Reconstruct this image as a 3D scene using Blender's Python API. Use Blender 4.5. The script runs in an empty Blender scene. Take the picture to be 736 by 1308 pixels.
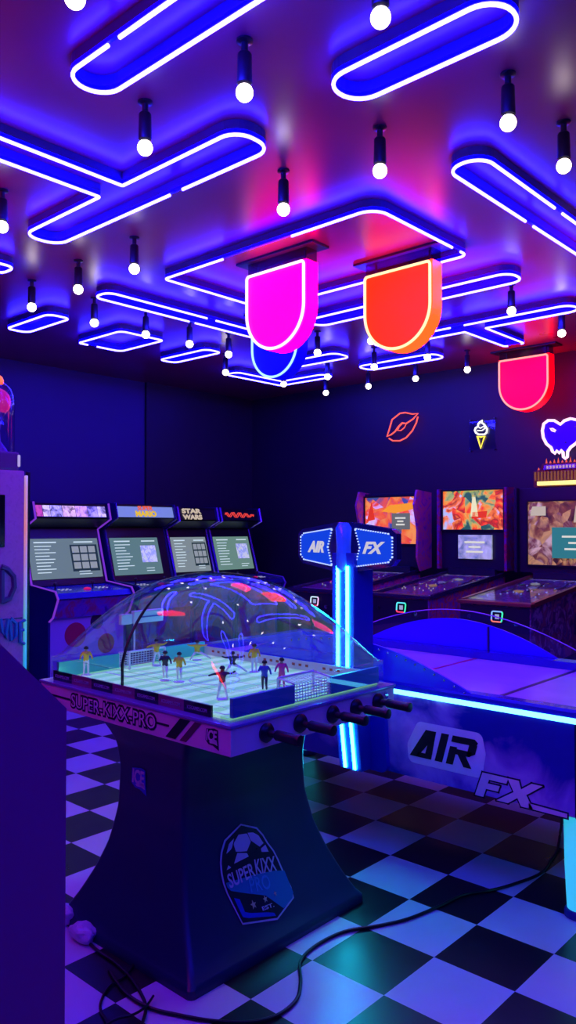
import bpy, bmesh, math, random
from mathutils import Vector, Matrix
R = random.Random(7)
C = bpy.context.scene.collection
PI = math.pi
# ---------------------------------------------------------------- camera frame
TH = -.7375; F = 1000.; PIT = .0205; H = 1.5137
def ray(px, py):
    x = (px-368)/F; u = (654-py)/F
    a = math.cos(PIT)-u*math.sin(PIT); z = math.sin(PIT)+u*math.cos(PIT)
    return (x*math.cos(TH)+a*math.sin(TH), -x*math.sin(TH)+a*math.cos(TH), z)
def onY(px, py, y):
    d = ray(px, py); k = y/d[1]; return (d[0]*k, y, H+d[2]*k)
def onX(px, py, x):
    d = ray(px, py); k = x/d[0]; return (x, d[1]*k, H+d[2]*k)
def onZ(px, py, z):
    d = ray(px, py); k = (z-H)/d[2]; return (d[0]*k, d[1]*k, z)
CEIL = 3.14
# ---------------------------------------------------------------- materials
MC = {}
def mat(name, col=(.5,.5,.5), rough=.5, metal=0., emit=None, es=1., spec=.5, coat=0.):
    if name in MC: return MC[name]
    m = bpy.data.materials.new(name); m.use_nodes = True
    b = m.node_tree.nodes['Principled BSDF']
    b.inputs['Base Color'].default_value = (*col, 1)
    b.inputs['Roughness'].default_value = rough
    b.inputs['Metallic'].default_value = metal
    b.inputs['Specular IOR Level'].default_value = spec
    b.inputs['Coat Weight'].default_value = coat
    if emit:
        b.inputs['Emission Color'].default_value = (*emit, 1)
        b.inputs['Emission Strength'].default_value = es
    # a little grain so that no surface is perfectly even
    if not emit and metal < .5:
        nt = m.node_tree
        n = nt.nodes.new('ShaderNodeTexNoise'); n.inputs['Scale'].default_value = 18; n.inputs['Detail'].default_value = 3
        mr = nt.nodes.new('ShaderNodeMapRange'); mr.inputs['To Min'].default_value = max(0, rough-.06); mr.inputs['To Max'].default_value = min(1, rough+.06)
        nt.links.new(n.outputs['Fac'], mr.inputs['Value']); nt.links.new(mr.outputs['Result'], b.inputs['Roughness'])
    MC[name] = m; return m
def art(name, cols, scale=6., es=0., rough=.35, dist=2., base_k=1., sharp=False, vor=0.):
    """Printed artwork: patches of colour, lit from behind when es > 0."""
    if name in MC: return MC[name]
    m = bpy.data.materials.new(name); m.use_nodes = True; nt = m.node_tree
    b = nt.nodes['Principled BSDF']
    tc = nt.nodes.new('ShaderNodeTexCoord')
    n = nt.nodes.new('ShaderNodeTexNoise'); n.inputs['Scale'].default_value = scale
    n.inputs['Detail'].default_value = 4; n.inputs['Distortion'].default_value = dist
    nt.links.new(tc.outputs['Object'], n.inputs['Vector'])
    src = n.outputs['Fac']
    if vor:
        v = nt.nodes.new('ShaderNodeTexVoronoi'); v.inputs['Scale'].default_value = vor
        nt.links.new(tc.outputs['Object'], v.inputs['Vector'])
        sep = nt.nodes.new('ShaderNodeSeparateColor'); nt.links.new(v.outputs['Color'], sep.inputs['Color'])
        mx = nt.nodes.new('ShaderNodeMath'); mx.operation = 'MULTIPLY_ADD'
        nt.links.new(sep.outputs[0], mx.inputs[0]); mx.inputs[1].default_value = .35
        sb = nt.nodes.new('ShaderNodeMath'); sb.operation = 'SUBTRACT'; nt.links.new(n.outputs['Fac'], sb.inputs[0]); sb.inputs[1].default_value = .17
        nt.links.new(sb.outputs[0], mx.inputs[2]); src = mx.outputs[0]
    r = nt.nodes.new('ShaderNodeValToRGB'); r.color_ramp.interpolation = 'CONSTANT' if sharp else 'LINEAR'
    e = r.color_ramp.elements; k = len(cols)
    while len(e) < k: e.new(.5)
    for i, c in enumerate(cols):
        e[i].position = .28 + .44*i/max(1, k-1); e[i].color = (*c, 1)
    nt.links.new(src, r.inputs['Fac'])
    nt.links.new(r.outputs['Color'], b.inputs['Base Color'])
    b.inputs['Roughness'].default_value = rough
    if es:
        nt.links.new(r.outputs['Color'], b.inputs['Emission Color']); b.inputs['Emission Strength'].default_value = es*.5
    MC[name] = m; return m
def glass(name, tint=(.96,.97,1), k=.05, kmax=.75, rough=.01, power=4.):
    if name in MC: return MC[name]
    m = bpy.data.materials.new(name); m.use_nodes = True; nt = m.node_tree
    nt.nodes.remove(nt.nodes['Principled BSDF']); out = nt.nodes['Material Output']
    t = nt.nodes.new('ShaderNodeBsdfTransparent'); t.inputs['Color'].default_value = (*tint, 1)
    g = nt.nodes.new('ShaderNodeBsdfGlossy'); g.inputs['Roughness'].default_value = rough
    lw = nt.nodes.new('ShaderNodeLayerWeight'); lw.inputs['Blend'].default_value = .5
    p = nt.nodes.new('ShaderNodeMath'); p.operation = 'POWER'; p.inputs[1].default_value = power
    nt.links.new(lw.outputs['Facing'], p.inputs[0])
    mr = nt.nodes.new('ShaderNodeMapRange'); mr.inputs['To Min'].default_value = k; mr.inputs['To Max'].default_value = kmax
    nt.links.new(p.outputs[0], mr.inputs['Value'])
    mx = nt.nodes.new('ShaderNodeMixShader')
    nt.links.new(mr.outputs['Result'], mx.inputs['Fac']); nt.links.new(t.outputs[0], mx.inputs[1]); nt.links.new(g.outputs[0], mx.inputs[2])
    nt.links.new(mx.outputs[0], out.inputs['Surface']); MC[name] = m; return m
# ---------------------------------------------------------------- mesh helpers
ORG = {}
def bm(): return bmesh.new()
def box(b, x0, x1, y0, y1, z0, z1, bev=0.):
    r = bmesh.ops.create_cube(b, size=1.)
    for v in r['verts']:
        v.co = Vector(((x0+x1)/2+v.co.x*(x1-x0), (y0+y1)/2+v.co.y*(y1-y0), (z0+z1)/2+v.co.z*(z1-z0)))
    if bev:
        es = set(e for v in r['verts'] for e in v.link_edges)
        bmesh.ops.bevel(b, geom=list(es), offset=bev, segments=2, affect='EDGES', profile=.7)
    return b
def prism(b, pts, axis, a0, a1):
    """Extrude the 2-D outline pts along an axis ('x': pts are (y,z); 'y': (x,z); 'z': (x,y))."""
    def P(p, a): return {'x': (a, p[0], p[1]), 'y': (p[0], a, p[1]), 'z': (p[0], p[1], a)}[axis]
    A = [b.verts.new(P(p, a0)) for p in pts]; B = [b.verts.new(P(p, a1)) for p in pts]
    n = len(pts); b.faces.new(A); b.faces.new(B[::-1])
    for i in range(n): b.faces.new((A[i], B[i], B[(i+1) % n], A[(i+1) % n]))
    return b
def tube(b, pts, r, seg=8, closed=False, cap=True):
    pts = [Vector(p) for p in pts]; n = len(pts); rings = []
    up = None
    for i in range(n):
        if closed: t = (pts[(i+1) % n]-pts[i-1]).normalized()
        else: t = (pts[min(i+1, n-1)]-pts[max(i-1, 0)]).normalized()
        if up is None: up = Vector((0,0,1)) if abs(t.z) < .9 else Vector((1,0,0))
        s = t.cross(up)
        if s.length < 1e-5: s = t.cross(Vector((0,1,.01)))
        s.normalize(); u = s.cross(t).normalized(); up = u
        rr = r[i] if isinstance(r, (list, tuple)) else r
        rings.append([b.verts.new(pts[i]+s*math.cos(2*PI*k/seg)*rr+u*math.sin(2*PI*k/seg)*rr) for k in range(seg)])
    for i in range(n if closed else n-1):
        A = rings[i]; B = rings[(i+1) % n]
        for k in range(seg): b.faces.new((A[k], A[(k+1) % seg], B[(k+1) % seg], B[k]))
    if cap and not closed: b.faces.new(rings[0][::-1]); b.faces.new(rings[-1])
    return b
def lathe(b, prof, c=(0,0,0), seg=24, M=None):
    rings = []
    for r, z in prof:
        if r < 1e-6: v = b.verts.new((0,0,z)); rings.append([v])
        else: rings.append([b.verts.new((r*math.cos(2*PI*k/seg), r*math.sin(2*PI*k/seg), z)) for k in range(seg)])
    for A, B in zip(rings, rings[1:]):
        for k in range(seg):
            k2 = (k+1) % seg
            if len(A) == 1 and len(B) == 1: continue
            if len(A) == 1: b.faces.new((A[0], B[k], B[k2]))
            elif len(B) == 1: b.faces.new((A[k2], A[k], B[0]))
            else: b.faces.new((A[k], A[k2], B[k2], B[k]))
    vs = [v for q in rings for v in q]
    if M is not None: bmesh.ops.transform(b, matrix=M, verts=vs)
    bmesh.ops.translate(b, vec=c, verts=vs)
    return b
def obj(name, b, m, parent=None, smooth=False, label=None):
    bmesh.ops.recalc_face_normals(b, faces=b.faces[:])
    me = bpy.data.meshes.new(name)
    if parent is not None:
        o3 = ORG[parent.name]; bmesh.ops.translate(b, vec=-o3, verts=b.verts[:])
    b.to_mesh(me); b.free(); me.materials.append(m)
    o = bpy.data.objects.new(name, me); C.objects.link(o)
    if parent is not None: o.parent = parent; ORG[o.name] = o3
    else: ORG[o.name] = Vector((0,0,0))
    if smooth:
        for p in me.polygons: p.use_smooth = True
        try: me.set_sharp_from_angle(angle=math.radians(40))
        except Exception: pass
    if label: o['label'] = label
    return o
def thing(name, label, cat, loc=(0,0,0), group=None):
    o = bpy.data.objects.new(name, None); C.objects.link(o); o.location = loc
    o.empty_display_size = .1; ORG[o.name] = Vector(loc)
    o['label'] = label; o['category'] = cat
    if group: o['group'] = group
    return o
def tag(o, label, cat, group=None):
    o['label'] = label; o['category'] = cat
    if group: o['group'] = group
    return o
def struct(name, b, m):
    o = obj(name, b, m); o['kind'] = 'structure'; return o
def copy_thing(root, loc, rotz=0., label=None, swap=None):
    """Copy a thing with its parts and sub-parts."""
    r = root.copy(); C.objects.link(r); r.location = loc; r.rotation_euler = (0, 0, rotz)
    if label: r['label'] = label
    def kids(src, dst):
        for ch in list(src.children):
            c = ch.copy(); C.objects.link(c); c.parent = dst
            kids(ch, c)
    kids(root, r)
    return r
def textbm(s, ctr, right, up, w, h=None, depth=.002, shear=0., off=0., b=None, fmap=None):
    """Lettering laid on a surface: width w, height h, centred at ctr."""
    cu = bpy.data.curves.new('t', 'FONT'); cu.body = s; cu.size = 1.; cu.shear = shear; cu.offset = off
    cu.extrude = .5; cu.resolution_u = 3
    o = bpy.data.objects.new('t', cu); C.objects.link(o)
    dg = bpy.context.evaluated_depsgraph_get(); dg.update()
    me = bpy.data.meshes.new_from_object(o.evaluated_get(dg))
    bpy.data.objects.remove(o); bpy.data.curves.remove(cu)
    t = bm(); t.from_mesh(me); bpy.data.meshes.remove(me)
    xs = [v.co.x for v in t.verts]; ys = [v.co.y for v in t.verts]
    x0, x1, y0, y1 = min(xs), max(xs), min(ys), max(ys)
    sx = w/(x1-x0); sy = (h/(y1-y0)) if h else sx
    right = Vector(right).normalized(); up = Vector(up).normalized(); nrm = right.cross(up).normalized()
    ctr = Vector(ctr)
    for v in t.verts:
        a = (v.co.x-(x0+x1)/2)*sx; c = (v.co.y-(y0+y1)/2)*sy; d = (v.co.z+.5)*depth
        v.co = fmap(a, c, d) if fmap else ctr+right*a+up*c+nrm*d
    if b is None: return t
    me = bpy.data.meshes.new('t'); t.to_mesh(me); t.free(); b.from_mesh(me); bpy.data.meshes.remove(me)
    return b
def flat(b, pts, ctr, right, up, depth=.002, d0=0., fmap=None):
    """A raised flat shape with outline pts (a, c) on a surface."""
    right = Vector(right).normalized(); up = Vector(up).normalized(); nrm = right.cross(up).normalized(); ctr = Vector(ctr)
    def P(a, c, d): return fmap(a, c, d) if fmap else ctr+right*a+up*c+nrm*d
    A = [b.verts.new(P(a, c, d0)) for a, c in pts]; B = [b.verts.new(P(a, c, d0+depth)) for a, c in pts]
    n = len(pts); b.faces.new(A[::-1]); b.faces.new(B)
    for i in range(n): b.faces.new((A[i], A[(i+1) % n], B[(i+1) % n], B[i]))
    return b
def round_poly(pts, rad):
    """Corner-rounded outline. rad: one radius or a list."""
    n = len(pts); out = []
    for i in range(n):
        r = rad[i] if isinstance(rad, (list, tuple)) else rad
        p = Vector((*pts[i], 0)); a = Vector((*pts[i-1], 0)); c = Vector((*pts[(i+1) % n], 0))
        u = (a-p).normalized(); w = (c-p).normalized()
        ang = math.acos(max(-1, min(1, u.dot(w))))
        t = min(r/max(math.tan(ang/2), 1e-4), (a-p).length*.499, (c-p).length*.499)
        rr = t*math.tan(ang/2); m = (u+w).normalized(); ce = p+m*(rr/max(math.sin(ang/2), 1e-4))
        s = p+u*t; e = p+w*t; a0 = math.atan2(s.y-ce.y, s.x-ce.x); a1 = math.atan2(e.y-ce.y, e.x-ce.x)
        d = (a1-a0+PI) % (2*PI)-PI; k = max(2, int(abs(d)/.22))
        for j in range(k+1):
            q = a0+d*j/k; out.append((ce.x+rr*math.cos(q), ce.y+rr*math.sin(q)))
    return out
# ---------------------------------------------------------------- palette
M_black = mat('black_plastic', (.006,.006,.012), .35)
M_navy = mat('navy_laminate', (.004,.005,.03), .4)
M_cabside = mat('cabinet_side_blue', (.012,.008,.16), .35)
M_metal = mat('dark_metal', (.12,.12,.16), .3, 1.)
M_chrome = mat('chrome', (.7,.7,.75), .15, 1.)
M_white = mat('white_plastic', (.8,.8,.8), .35)
M_glass = glass('clear_dome')
M_glass2 = glass('table_glass', k=.04, kmax=.5)
M_core = mat('neon_core', (.3,.3,1), .4, emit=(.030,.022,1), es=30)
M_blueglow = mat('neon_blue_glow', (0,0,.5), .5, emit=(.0,.0,1), es=26.)
M_bulb = mat('lamp_globe', (1,1,1), .3, emit=(1,.84,.68), es=6.)
M_cyan = mat('cyan_led', (0,.5,.6), .4, emit=(.008,.42,.58), es=42.)
# ---------------------------------------------------------------- the room
def floor_mat():
    m = bpy.data.materials.new('checker_vinyl'); m.use_nodes = True; nt = m.node_tree; b = nt.nodes['Principled BSDF']
    tc = nt.nodes.new('ShaderNodeTexCoord'); mp = nt.nodes.new('ShaderNodeMapping')
    t = .3048; ox, oy = -1.497, 2.110
    mp.inputs['Location'].default_value = (-(ox-20*t), -(oy-21*t), 0)
    nt.links.new(tc.outputs['Object'], mp.inputs['Vector'])
    ck = nt.nodes.new('ShaderNodeTexChecker'); ck.inputs['Scale'].default_value = 1/t
    z = nt.nodes.new('ShaderNodeVectorMath'); z.operation = 'MULTIPLY'; z.inputs[1].default_value = (1,1,0)
    z2 = nt.nodes.new('ShaderNodeVectorMath'); z2.operation = 'ADD'; z2.inputs[1].default_value = (0,0,.01)
    nt.links.new(mp.outputs[0], z.inputs[0]); nt.links.new(z.outputs[0], z2.inputs[0]); nt.links.new(z2.outputs[0], ck.inputs['Vector'])
    ck.inputs['Color1'].default_value = (.76,.74,.78,1); ck.inputs['Color2'].default_value = (.016,.012,.018,1)
    n = nt.nodes.new('ShaderNodeTexNoise'); n.inputs['Scale'].default_value = 5; n.inputs['Detail'].default_value = 5
    nt.links.new(tc.outputs['Object'], n.inputs['Vector'])
    mx = nt.nodes.new('ShaderNodeMix'); mx.data_type = 'RGBA'; mx.blend_type = 'MULTIPLY'; mx.inputs['Factor'].default_value = .25
    nt.links.new(ck.outputs['Color'], mx.inputs[6]); nt.links.new(n.outputs['Color'], mx.inputs[7])
    nt.links.new(mx.outputs[2], b.inputs['Base Color'])
    mr = nt.nodes.new('ShaderNodeMapRange'); mr.inputs['To Min'].default_value = .22; mr.inputs['To Max'].default_value = .42
    nt.links.new(n.outputs['Fac'], mr.inputs['Value']); nt.links.new(mr.outputs[0], b.inputs['Roughness'])
    return m
X0, X1, Y0, Y1 = -7.05, 2.2, -3., 7.05
struct('floor', box(bm(), X0, X1, Y0, Y1, -.1, 0), floor_mat())
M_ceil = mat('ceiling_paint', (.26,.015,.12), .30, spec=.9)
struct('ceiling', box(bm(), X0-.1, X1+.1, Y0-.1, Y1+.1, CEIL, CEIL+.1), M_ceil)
M_wall = mat('wall_navy', (.007,.003,.022), .6)
M_wall2 = mat('wall_blue', (.02,.008,.10), .6)
struct('wall_left', box(bm(), X0-.1, X0, Y0, Y1, 0, CEIL), M_wall2)
struct('wall_back', box(bm(), X0-.1, X1+.1, Y1, Y1+.1, 0, CEIL), M_wall)
struct('wall_right', box(bm(), X1, X1+.1, Y0, Y1, 0, CEIL), M_wall)
struct('wall_front', box(bm(), X0-.1, X1+.1, Y0-.1, Y0, 0, CEIL), M_wall)
struct('trim_1', box(bm(), X0, X0+.03, 5.38, Y1, 0, CEIL), M_wall)
struct('baseboard_left', box(bm(), X0, X0+.02, Y0, 5.38, 0, .1), M_black)
struct('baseboard_back', box(bm(), X0+.03, X1, Y1-.02, Y1, 0, .1), M_black)
# ---------------------------------------------------------------- ceiling neon
ZN = 3.08
def densify(pts, closed=True, step=.08):
    out = []; n = len(pts)
    for i in range(n if closed else n-1):
        a = Vector((*pts[i], 0)); c = Vector((*pts[(i+1) % n], 0)); k = max(1, int((c-a).length/step))
        for j in range(k): q = a.lerp(c, j/k); out.append((q.x, q.y))
    if not closed: out.append(pts[-1])
    return out
def neon(label, pts, rad, gaps=()):
    """gaps: (x, y, half_length) places where the lit tube is interrupted."""
    P = densify(round_poly(pts, rad), True, .03)
    n = len(P)
    cx = sum(p[0] for p in P)/n; cy = sum(p[1] for p in P)/n
    t = thing('neon_ceiling_light', label, 'neon light', (cx, cy, CEIL), 'blue neon outlines on the ceiling')
    keep = [all(math.hypot(p[0]-g[0], p[1]-g[1]) > g[2] for g in gaps) for p in P]
    runs = []
    if all(keep): runs = [(P, True)]
    else:
        s = keep.index(False); cur = []
        for i in range(n+1):
            j = (s+i) % n
            if keep[j] and i < n: cur.append(P[j])
            else:
                if len(cur) > 2: runs.append((cur, False))
                cur = []
    bc = bm(); bj = bm(); bk = bm()
    for run, cl in runs:
        tube(bc, [(x, y, ZN) for x, y in run], .0072, 8, cl)
    strip(bj, P, .0062, ZN+.007, ZN+.020)  # added glowing strip above the tube, throws the blue halo onto the ceiling
    strip(bk, P, .007, ZN+.020, CEIL)
    obj('neon_tube', bc, M_core, t, True)
    obj('blue_glow_strip', bj, M_blueglow, t)
    obj('mounting_channel', bk, mat('channel_violet', (.03,.02,.2), .4), t)
    return t
def strip(b, P, hw, z0, z1):
    n = len(P); ring = []
    for i in range(n):
        d = Vector((P[(i+1) % n][0]-P[i-1][0], P[(i+1) % n][1]-P[i-1][1])); d.normalize(); s = (-d.y*hw, d.x*hw)
        x, y = P[i]
        ring.append([b.verts.new((x+s[0], y+s[1], z0)), b.verts.new((x-s[0], y-s[1], z0)), b.verts.new((x-s[0], y-s[1], z1)), b.verts.new((x+s[0], y+s[1], z1))])
    for i in range(n):
        A = ring[i]; B = ring[(i+1) % n]
        for k in range(4): b.faces.new((A[k], A[(k+1) % 4], B[(k+1) % 4], B[k]))
def rect(x0, x1, y0, y1): return [(x0,y0),(x1,y0),(x1,y1),(x0,y1)]
neon('long blue neon capsule at the top left corner of the ceiling', rect(-2.39,-.9,1.465,1.64), .087, [(-2.08,1.465,.012)])
neon('blue neon capsule outline at the top right, ending before the edge of the photo', rect(-1.74,-1.07,2.095,2.29), .095, [(-1.28,2.095,.01)])
neon('large blue neon T shape on the upper left of the ceiling', [(-3.84,2.12),(-3.13,2.12),(-3.13,.9),(-2.95,.9),(-2.95,2.12),(-2.2,2.12),(-2.2,2.33),(-3.84,2.33)],
     [.09,.008,.08,.08,.008,.09,.09,.09], [(-2.82,2.33,.018)])
neon('blue neon capsule running off the right edge of the photo above the pendant bulbs', rect(-1.77,-1.59,2.97,4.9), .088, [(-1.59,3.74,.03),(-1.77,3.8,.02)])
neon('big blue neon rectangle above the pink and orange hanging signs', rect(-3.87,-2.24,3.1,4.0), [.03,.1,.05,.05], [(-3.05,3.1,.25),(-2.24,3.88,.02)])
neon('long blue neon capsule running behind the pink hanging sign, left half of ceiling', rect(-4.53,-4.36,3.02,4.9), .07, [(-4.36,3.95,.035),(-4.53,3.9,.02)])
neon('blue neon capsule behind the orange hanging sign, passing it on both sides', rect(-3.88,-2.2,4.44,4.65), .09)
neon('blue neon capsule end poking out right of the blue hanging sign', rect(-5.15,-4.38,5.44,5.68), .08)
neon('blue neon T shape just left of and behind the small red hanging sign',
     [(-3.93,5.37),(-2.2,5.37),(-2.2,5.56),(-2.96,5.56),(-2.96,6.24),(-3.14,6.24),(-3.14,5.56),(-3.93,5.56)], [.08,.09,.09,.008,.03,.03,.008,.08], [(-3.1,5.37,.035),(-3.05,6.24,.04)])
neon('thin blue neon capsule below the bottom of the orange sign, near the back wall', rect(-4.6,-3.74,6.05,6.28), .09)
neon('blue neon L shape farthest back, below the blue hanging sign', [(-5.83,5.46),(-5.65,5.46),(-5.65,6.12),(-5.08,6.12),(-5.08,6.3),(-5.83,6.3)], [.07,.07,.01,.07,.07,.03])
neon('small diamond looking blue neon rectangle between the two short left capsules', rect(-5.75,-5.15,3.69,4.12), [.03,.06,.03,.06], [(-5.75,3.82,.03)])
neon('short blue neon capsule farthest left on the ceiling', rect(-5.75,-5.13,3.04,3.22), [.05,.07,.05,.07])
neon('short blue neon capsule right of the diamond shaped one, near the back left', rect(-5.77,-5.12,4.57,4.75), [.05,.07,.05,.07])
neon('blue neon end just showing at the left edge of the photo', rect(-4.53,-4.36,1.2,2.36), .06)
for i, (a, lab) in enumerate([((-1.3,.3,.45,.66),'added blue neon capsule on the ceiling over the photographer'), ((.35,.55,-1.4,1.4),'added blue neon capsule on the ceiling right behind the photographer'),
                    ((-2.2,-.9,-.7,.0),'added blue neon rectangle on the ceiling left behind the photographer'), ((.9,1.1,1.,3.6),'added blue neon capsule on the ceiling near the right wall, out of the photo'),
                    ((-4.3,-3.,-1.2,-1.),'added unseen blue neon capsule on the ceiling near the front wall')]):
    neon(lab, rect(*a), .08)  # unseen neon outlines, added to bring more blue light into the room
# ---------------------------------------------------------------- bulbs on short black stems
bulbs = [(-1.85,1.17,'cut off by the top edge of the photo, top left'),(-1.84,1.81,'right of the top left neon capsule'),(-2.39,1.82,'above the arm of the large neon T on the left'),
(-2.39,2.6,'in front of the pink hanging sign, just above it'),(-1.28,1.8,'at the top, left of the top right neon capsule'),(-1.84,2.58,'above the big neon rectangle, centre of the photo'),
(-1.28,2.58,'below the top right neon capsule'),(-1.27,3.04,'at the right edge, above the right neon capsule'),(-3.53,1.84,'at the left edge below the large neon T'),
(-3.56,2.64,'left of the corner of the big neon rectangle'),(-4.12,2.64,'left of the start of the long neon capsule'),(-4.68,2.65,'over the farthest left short neon capsule'),
(-4.71,3.15,'above the diamond shaped neon, to its left'),(-4.71,3.6,'touching the right part of the diamond shaped neon'),(-4.7,4.02,'just above the short neon capsule in the back left'),
(-4.74,4.48,'below the long neon capsule, left of the blue sign'),(-5.31,4.98,'at the left tip of the farthest neon L'),(-5.31,5.78,'at the corner of the farthest neon L'),
(-2.39,4.85,'right of the orange sign, over the right neon T bar'),(-2.39,5.66,'above and right of the small red hanging sign'),(-3.58,4.9,'at the lower left edge of the orange sign'),
(-3.57,5.69,'below the orange sign, right half of the thin capsule'),(-3.58,6.38,'between the orange and the small red hanging signs'),(-4.17,6.43,'against the back wall above the lips neon'),
(-4.75,6.45,'against the back wall left of the lips neon'),(-5.32,6.46,'lowest, below the right tip of the farthest neon L'),(-4.15,4.93,'right beside the blue hanging sign'),
(-4.74,5.78,'on the right tip of the farthest neon L'),(-4.14,5.71,'at the left tip of the thin capsule below the orange sign'),
(-.7,2.6,'just beyond the right edge, nearest the photographer'),(-.7,3.6,'beyond the right edge, over the air hockey table end'),(-1.28,4.3,'beyond the right edge, over the air hockey surface'),
(-.7,4.9,'beyond the right edge, toward the back wall'),(-.15,3.1,'far beyond the right edge, near row'),(-.15,4.3,'far beyond the right edge, back row')]
bulb0 = None
for x, y, w in bulbs:
    lab = 'white globe ceiling bulb '+w
    if bulb0 is None:
        t = thing('pendant_bulb', lab, 'ceiling light', (x, y, CEIL), 'globe bulbs on the ceiling')
        obj('stem', lathe(bm(), [(0,0),(.028,0),(.028,-.006),(.012,-.010),(.012,-.040),(.020,-.044),(.024,-.050),(.026,-.148),(.020,-.155),(0,-.155)], (x,y,CEIL)), M_black, t, True, 'black cylindrical lamp holder')
        obj('globe', lathe(bm(), [(0,-.150)]+[(.029*math.sin(PI*k/12), -.178+.029*math.cos(PI*k/12)) for k in range(1,12)]+[(0,-.207)], (x,y,CEIL), 20), M_bulb, t, True, 'glowing white globe')
        bulb0 = t
    else: copy_thing(bulb0, (x, y, CEIL), 0, lab)
# ---------------------------------------------------------------- hanging light-box signs
def hang_sign(label, x0, x1, y, zb, face, side, line, drop=.085, th=.1):
    r = (x1-x0)/2; cx = (x0+x1)/2; zt = CEIL-drop
    def U(k, z_top):
        rr = r*k; cz = zb+r
        pts = [(cx-rr, z_top), ]
        pts += [(cx-rr*math.cos(PI*i/24), cz-rr*math.sin(PI*i/24)) for i in range(25)]
        pts += [(cx+rr, z_top)]
        return pts
    t = thing('hanging_sign', label, 'sign', (cx, y+th/2, CEIL), 'glowing rounded signs hung from the ceiling')
    obj('light_box', prism(bm(), U(1, zt), 'y', y, y+th), side, t)
    obj('sign_face', prism(bm(), U(.95, zt-.01), 'y', y-.006, y-.0005), face, t)
    P = [(a, y-.014, b) for a, b in round_poly(U(.96, zt-.012), [.02]+[0.5]*25+[.02])]
    obj('neon_outline', tube(bm(), P, .0085, 8, True), line, t, True)
    obj('ceiling_plate', box(bm(), x0-.07, x1+.07, y-.03, y+th+.02, CEIL-.014, CEIL, .003), M_black, t)
    b = bm()
    for xx in (x0+.05, x1-.05): tube(b, [(xx, y+th/2, zt), (xx, y+th/2, CEIL-.01)], .006)
    obj('hanger_rod', b, M_metal, t)
    b = bm(); box(b, x0+.004, x1-.004, y+.004, y+th-.004, zt, CEIL-.014)
    obj('acrylic_spacer', b, glass('dark_acrylic', (.35,.2,.5), .05, .5, .1), t)
    return t
def lit(name, c, s): return mat(name, tuple(min(1,v)*.12 for v in c), .45, emit=c, es=s*.5, spec=.15)
hang_sign('pink glowing sign with rounded bottom, left of the orange one', -3.39, -2.91, 3.36, 2.565, lit('pink_face',(1,.0,.18),4.2), lit('pink_side',(1,.0,.09),10.), lit('pink_line',(1,.62,.85),2.2))
hang_sign('orange glowing sign with rounded bottom and yellow outline, centre of the ceiling', -2.86, -2.38, 3.85, 2.565, lit('orange_face',(1,.008,.0),4.5), lit('orange_side',(1,.018,.002),10.), lit('orange_line',(1,.55,.25),2.2))
hang_sign('blue glowing sign mostly hidden behind the pink one', -4.18, -3.71, 4.2, 2.62, lit('blue_face',(.0,.0,1),.9), lit('blue_side',(.0,.0,1),.8), lit('blue_line',(.35,.7,1),1.6))
hang_sign('small looking red glowing sign with rounded bottom near the back wall at the right', -3.39, -2.91, 6.62, 2.57, lit('red_face',(1,.0,.045),3.), lit('red_side',(1,.0,.002),7.), lit('red_line',(1,.3,.25),1.6))
hang_sign('red glowing sign just left of the photo, over the near cabinet row', -4.2, -3.72, 1.25, 2.565, MC['red_face'], MC['red_side'], MC['red_line'])
hang_sign('pink glowing sign just right of the photo, near the back wall', -1.75, -1.27, 5.0, 2.565, MC['pink_face'], MC['pink_side'], MC['pink_line'])
hang_sign('added orange glowing sign beyond the left edge, over the dark purple cabinet', -3.1, -2.62, .35, 2.565, MC['orange_face'], MC['orange_side'], MC['orange_line'])  # unseen sign, added to send warm light onto the soccer table
hang_sign('added red glowing sign on the ceiling left behind the photographer', -2.6, -2.12, -.6, 2.565, MC['red_face'], MC['red_side'], MC['red_line'])  # unseen sign, added for red light on the near table frame
# ---------------------------------------------------------------- neon signs on the back wall
YW = 7.0
def wneon(name, b, pts, closed=True, r=.011, y=YW):
    return tube(b, [onY(px, py, y) for px, py in pts], r, 6, closed)
def anchor(px, py): p = onY(px, py, YW); return (p[0], Y1, p[2])
t = thing('neon_lips', 'red neon lips sign on the dark back wall', 'neon sign', anchor(514,545))
b = bm(); wneon('', b, [(494.3,557.6),(497,550),(499,543),(501,536),(506,532),(511,528),(518,527),(527,529),(534,528),(528,535),(519,541),(514,540),(509,545),(505,551),(500,555)], r=.008)
obj('upper_lip', b, lit('lips_neon',(1,.10,.07),1.5), t, True)
b = bm(); wneon('', b, [(534,532),(532,540),(527,550),(519,559),(511,563),(502,563),(497,560)], False, r=.008); obj('lower_lip', b, MC['lips_neon'], t, True)
b = bm(); wneon('', b, [(510,545),(514,541),(519,541),(517,546),(512,550),(508,550)], r=.006); obj('inner_loop', b, MC['lips_neon'], t, True)
p0, p1 = onY(498,556,7.0), onY(530,535,7.0); b = bm()
for p in (p0, p1): tube(b, [(p[0],YW,p[2]),(p[0],Y1+.003,p[2])], .004)
obj('wall_standoff', b, M_metal, t)
def c2(pts): return [(590+a/5.04, 420+b_/5.04) for a, b_ in pts]
t = thing('neon_ice_cream', 'white and yellow neon ice cream cone sign on a clear square backing', 'neon sign', anchor(614,555))
b = bm(); a0, a1 = onY(600,575,7.02), onY(633,536,7.02); box(b, a0[0], a1[0], 7.015, 7.022, a0[2], a1[2]); obj('acrylic_backing', b, glass('sign_acrylic',(.75,.78,1),.06,.5,.05), t)
b = bm(); wneon('', b, c2([(132,590),(118,600),(106,612),(104,628),(88,640),(84,655),(92,670),(108,680),(145,680),(160,668),(163,645),(150,625),(140,612),(128,605)]), r=.009); wneon('', b, c2([(104,630),(120,640),(140,628),(150,640),(130,655),(100,655)]), False, .005)
obj('white_swirl', b, lit('neon_white',(1,.95,.85),1.8), t, True, 'white neon swirl')
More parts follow.
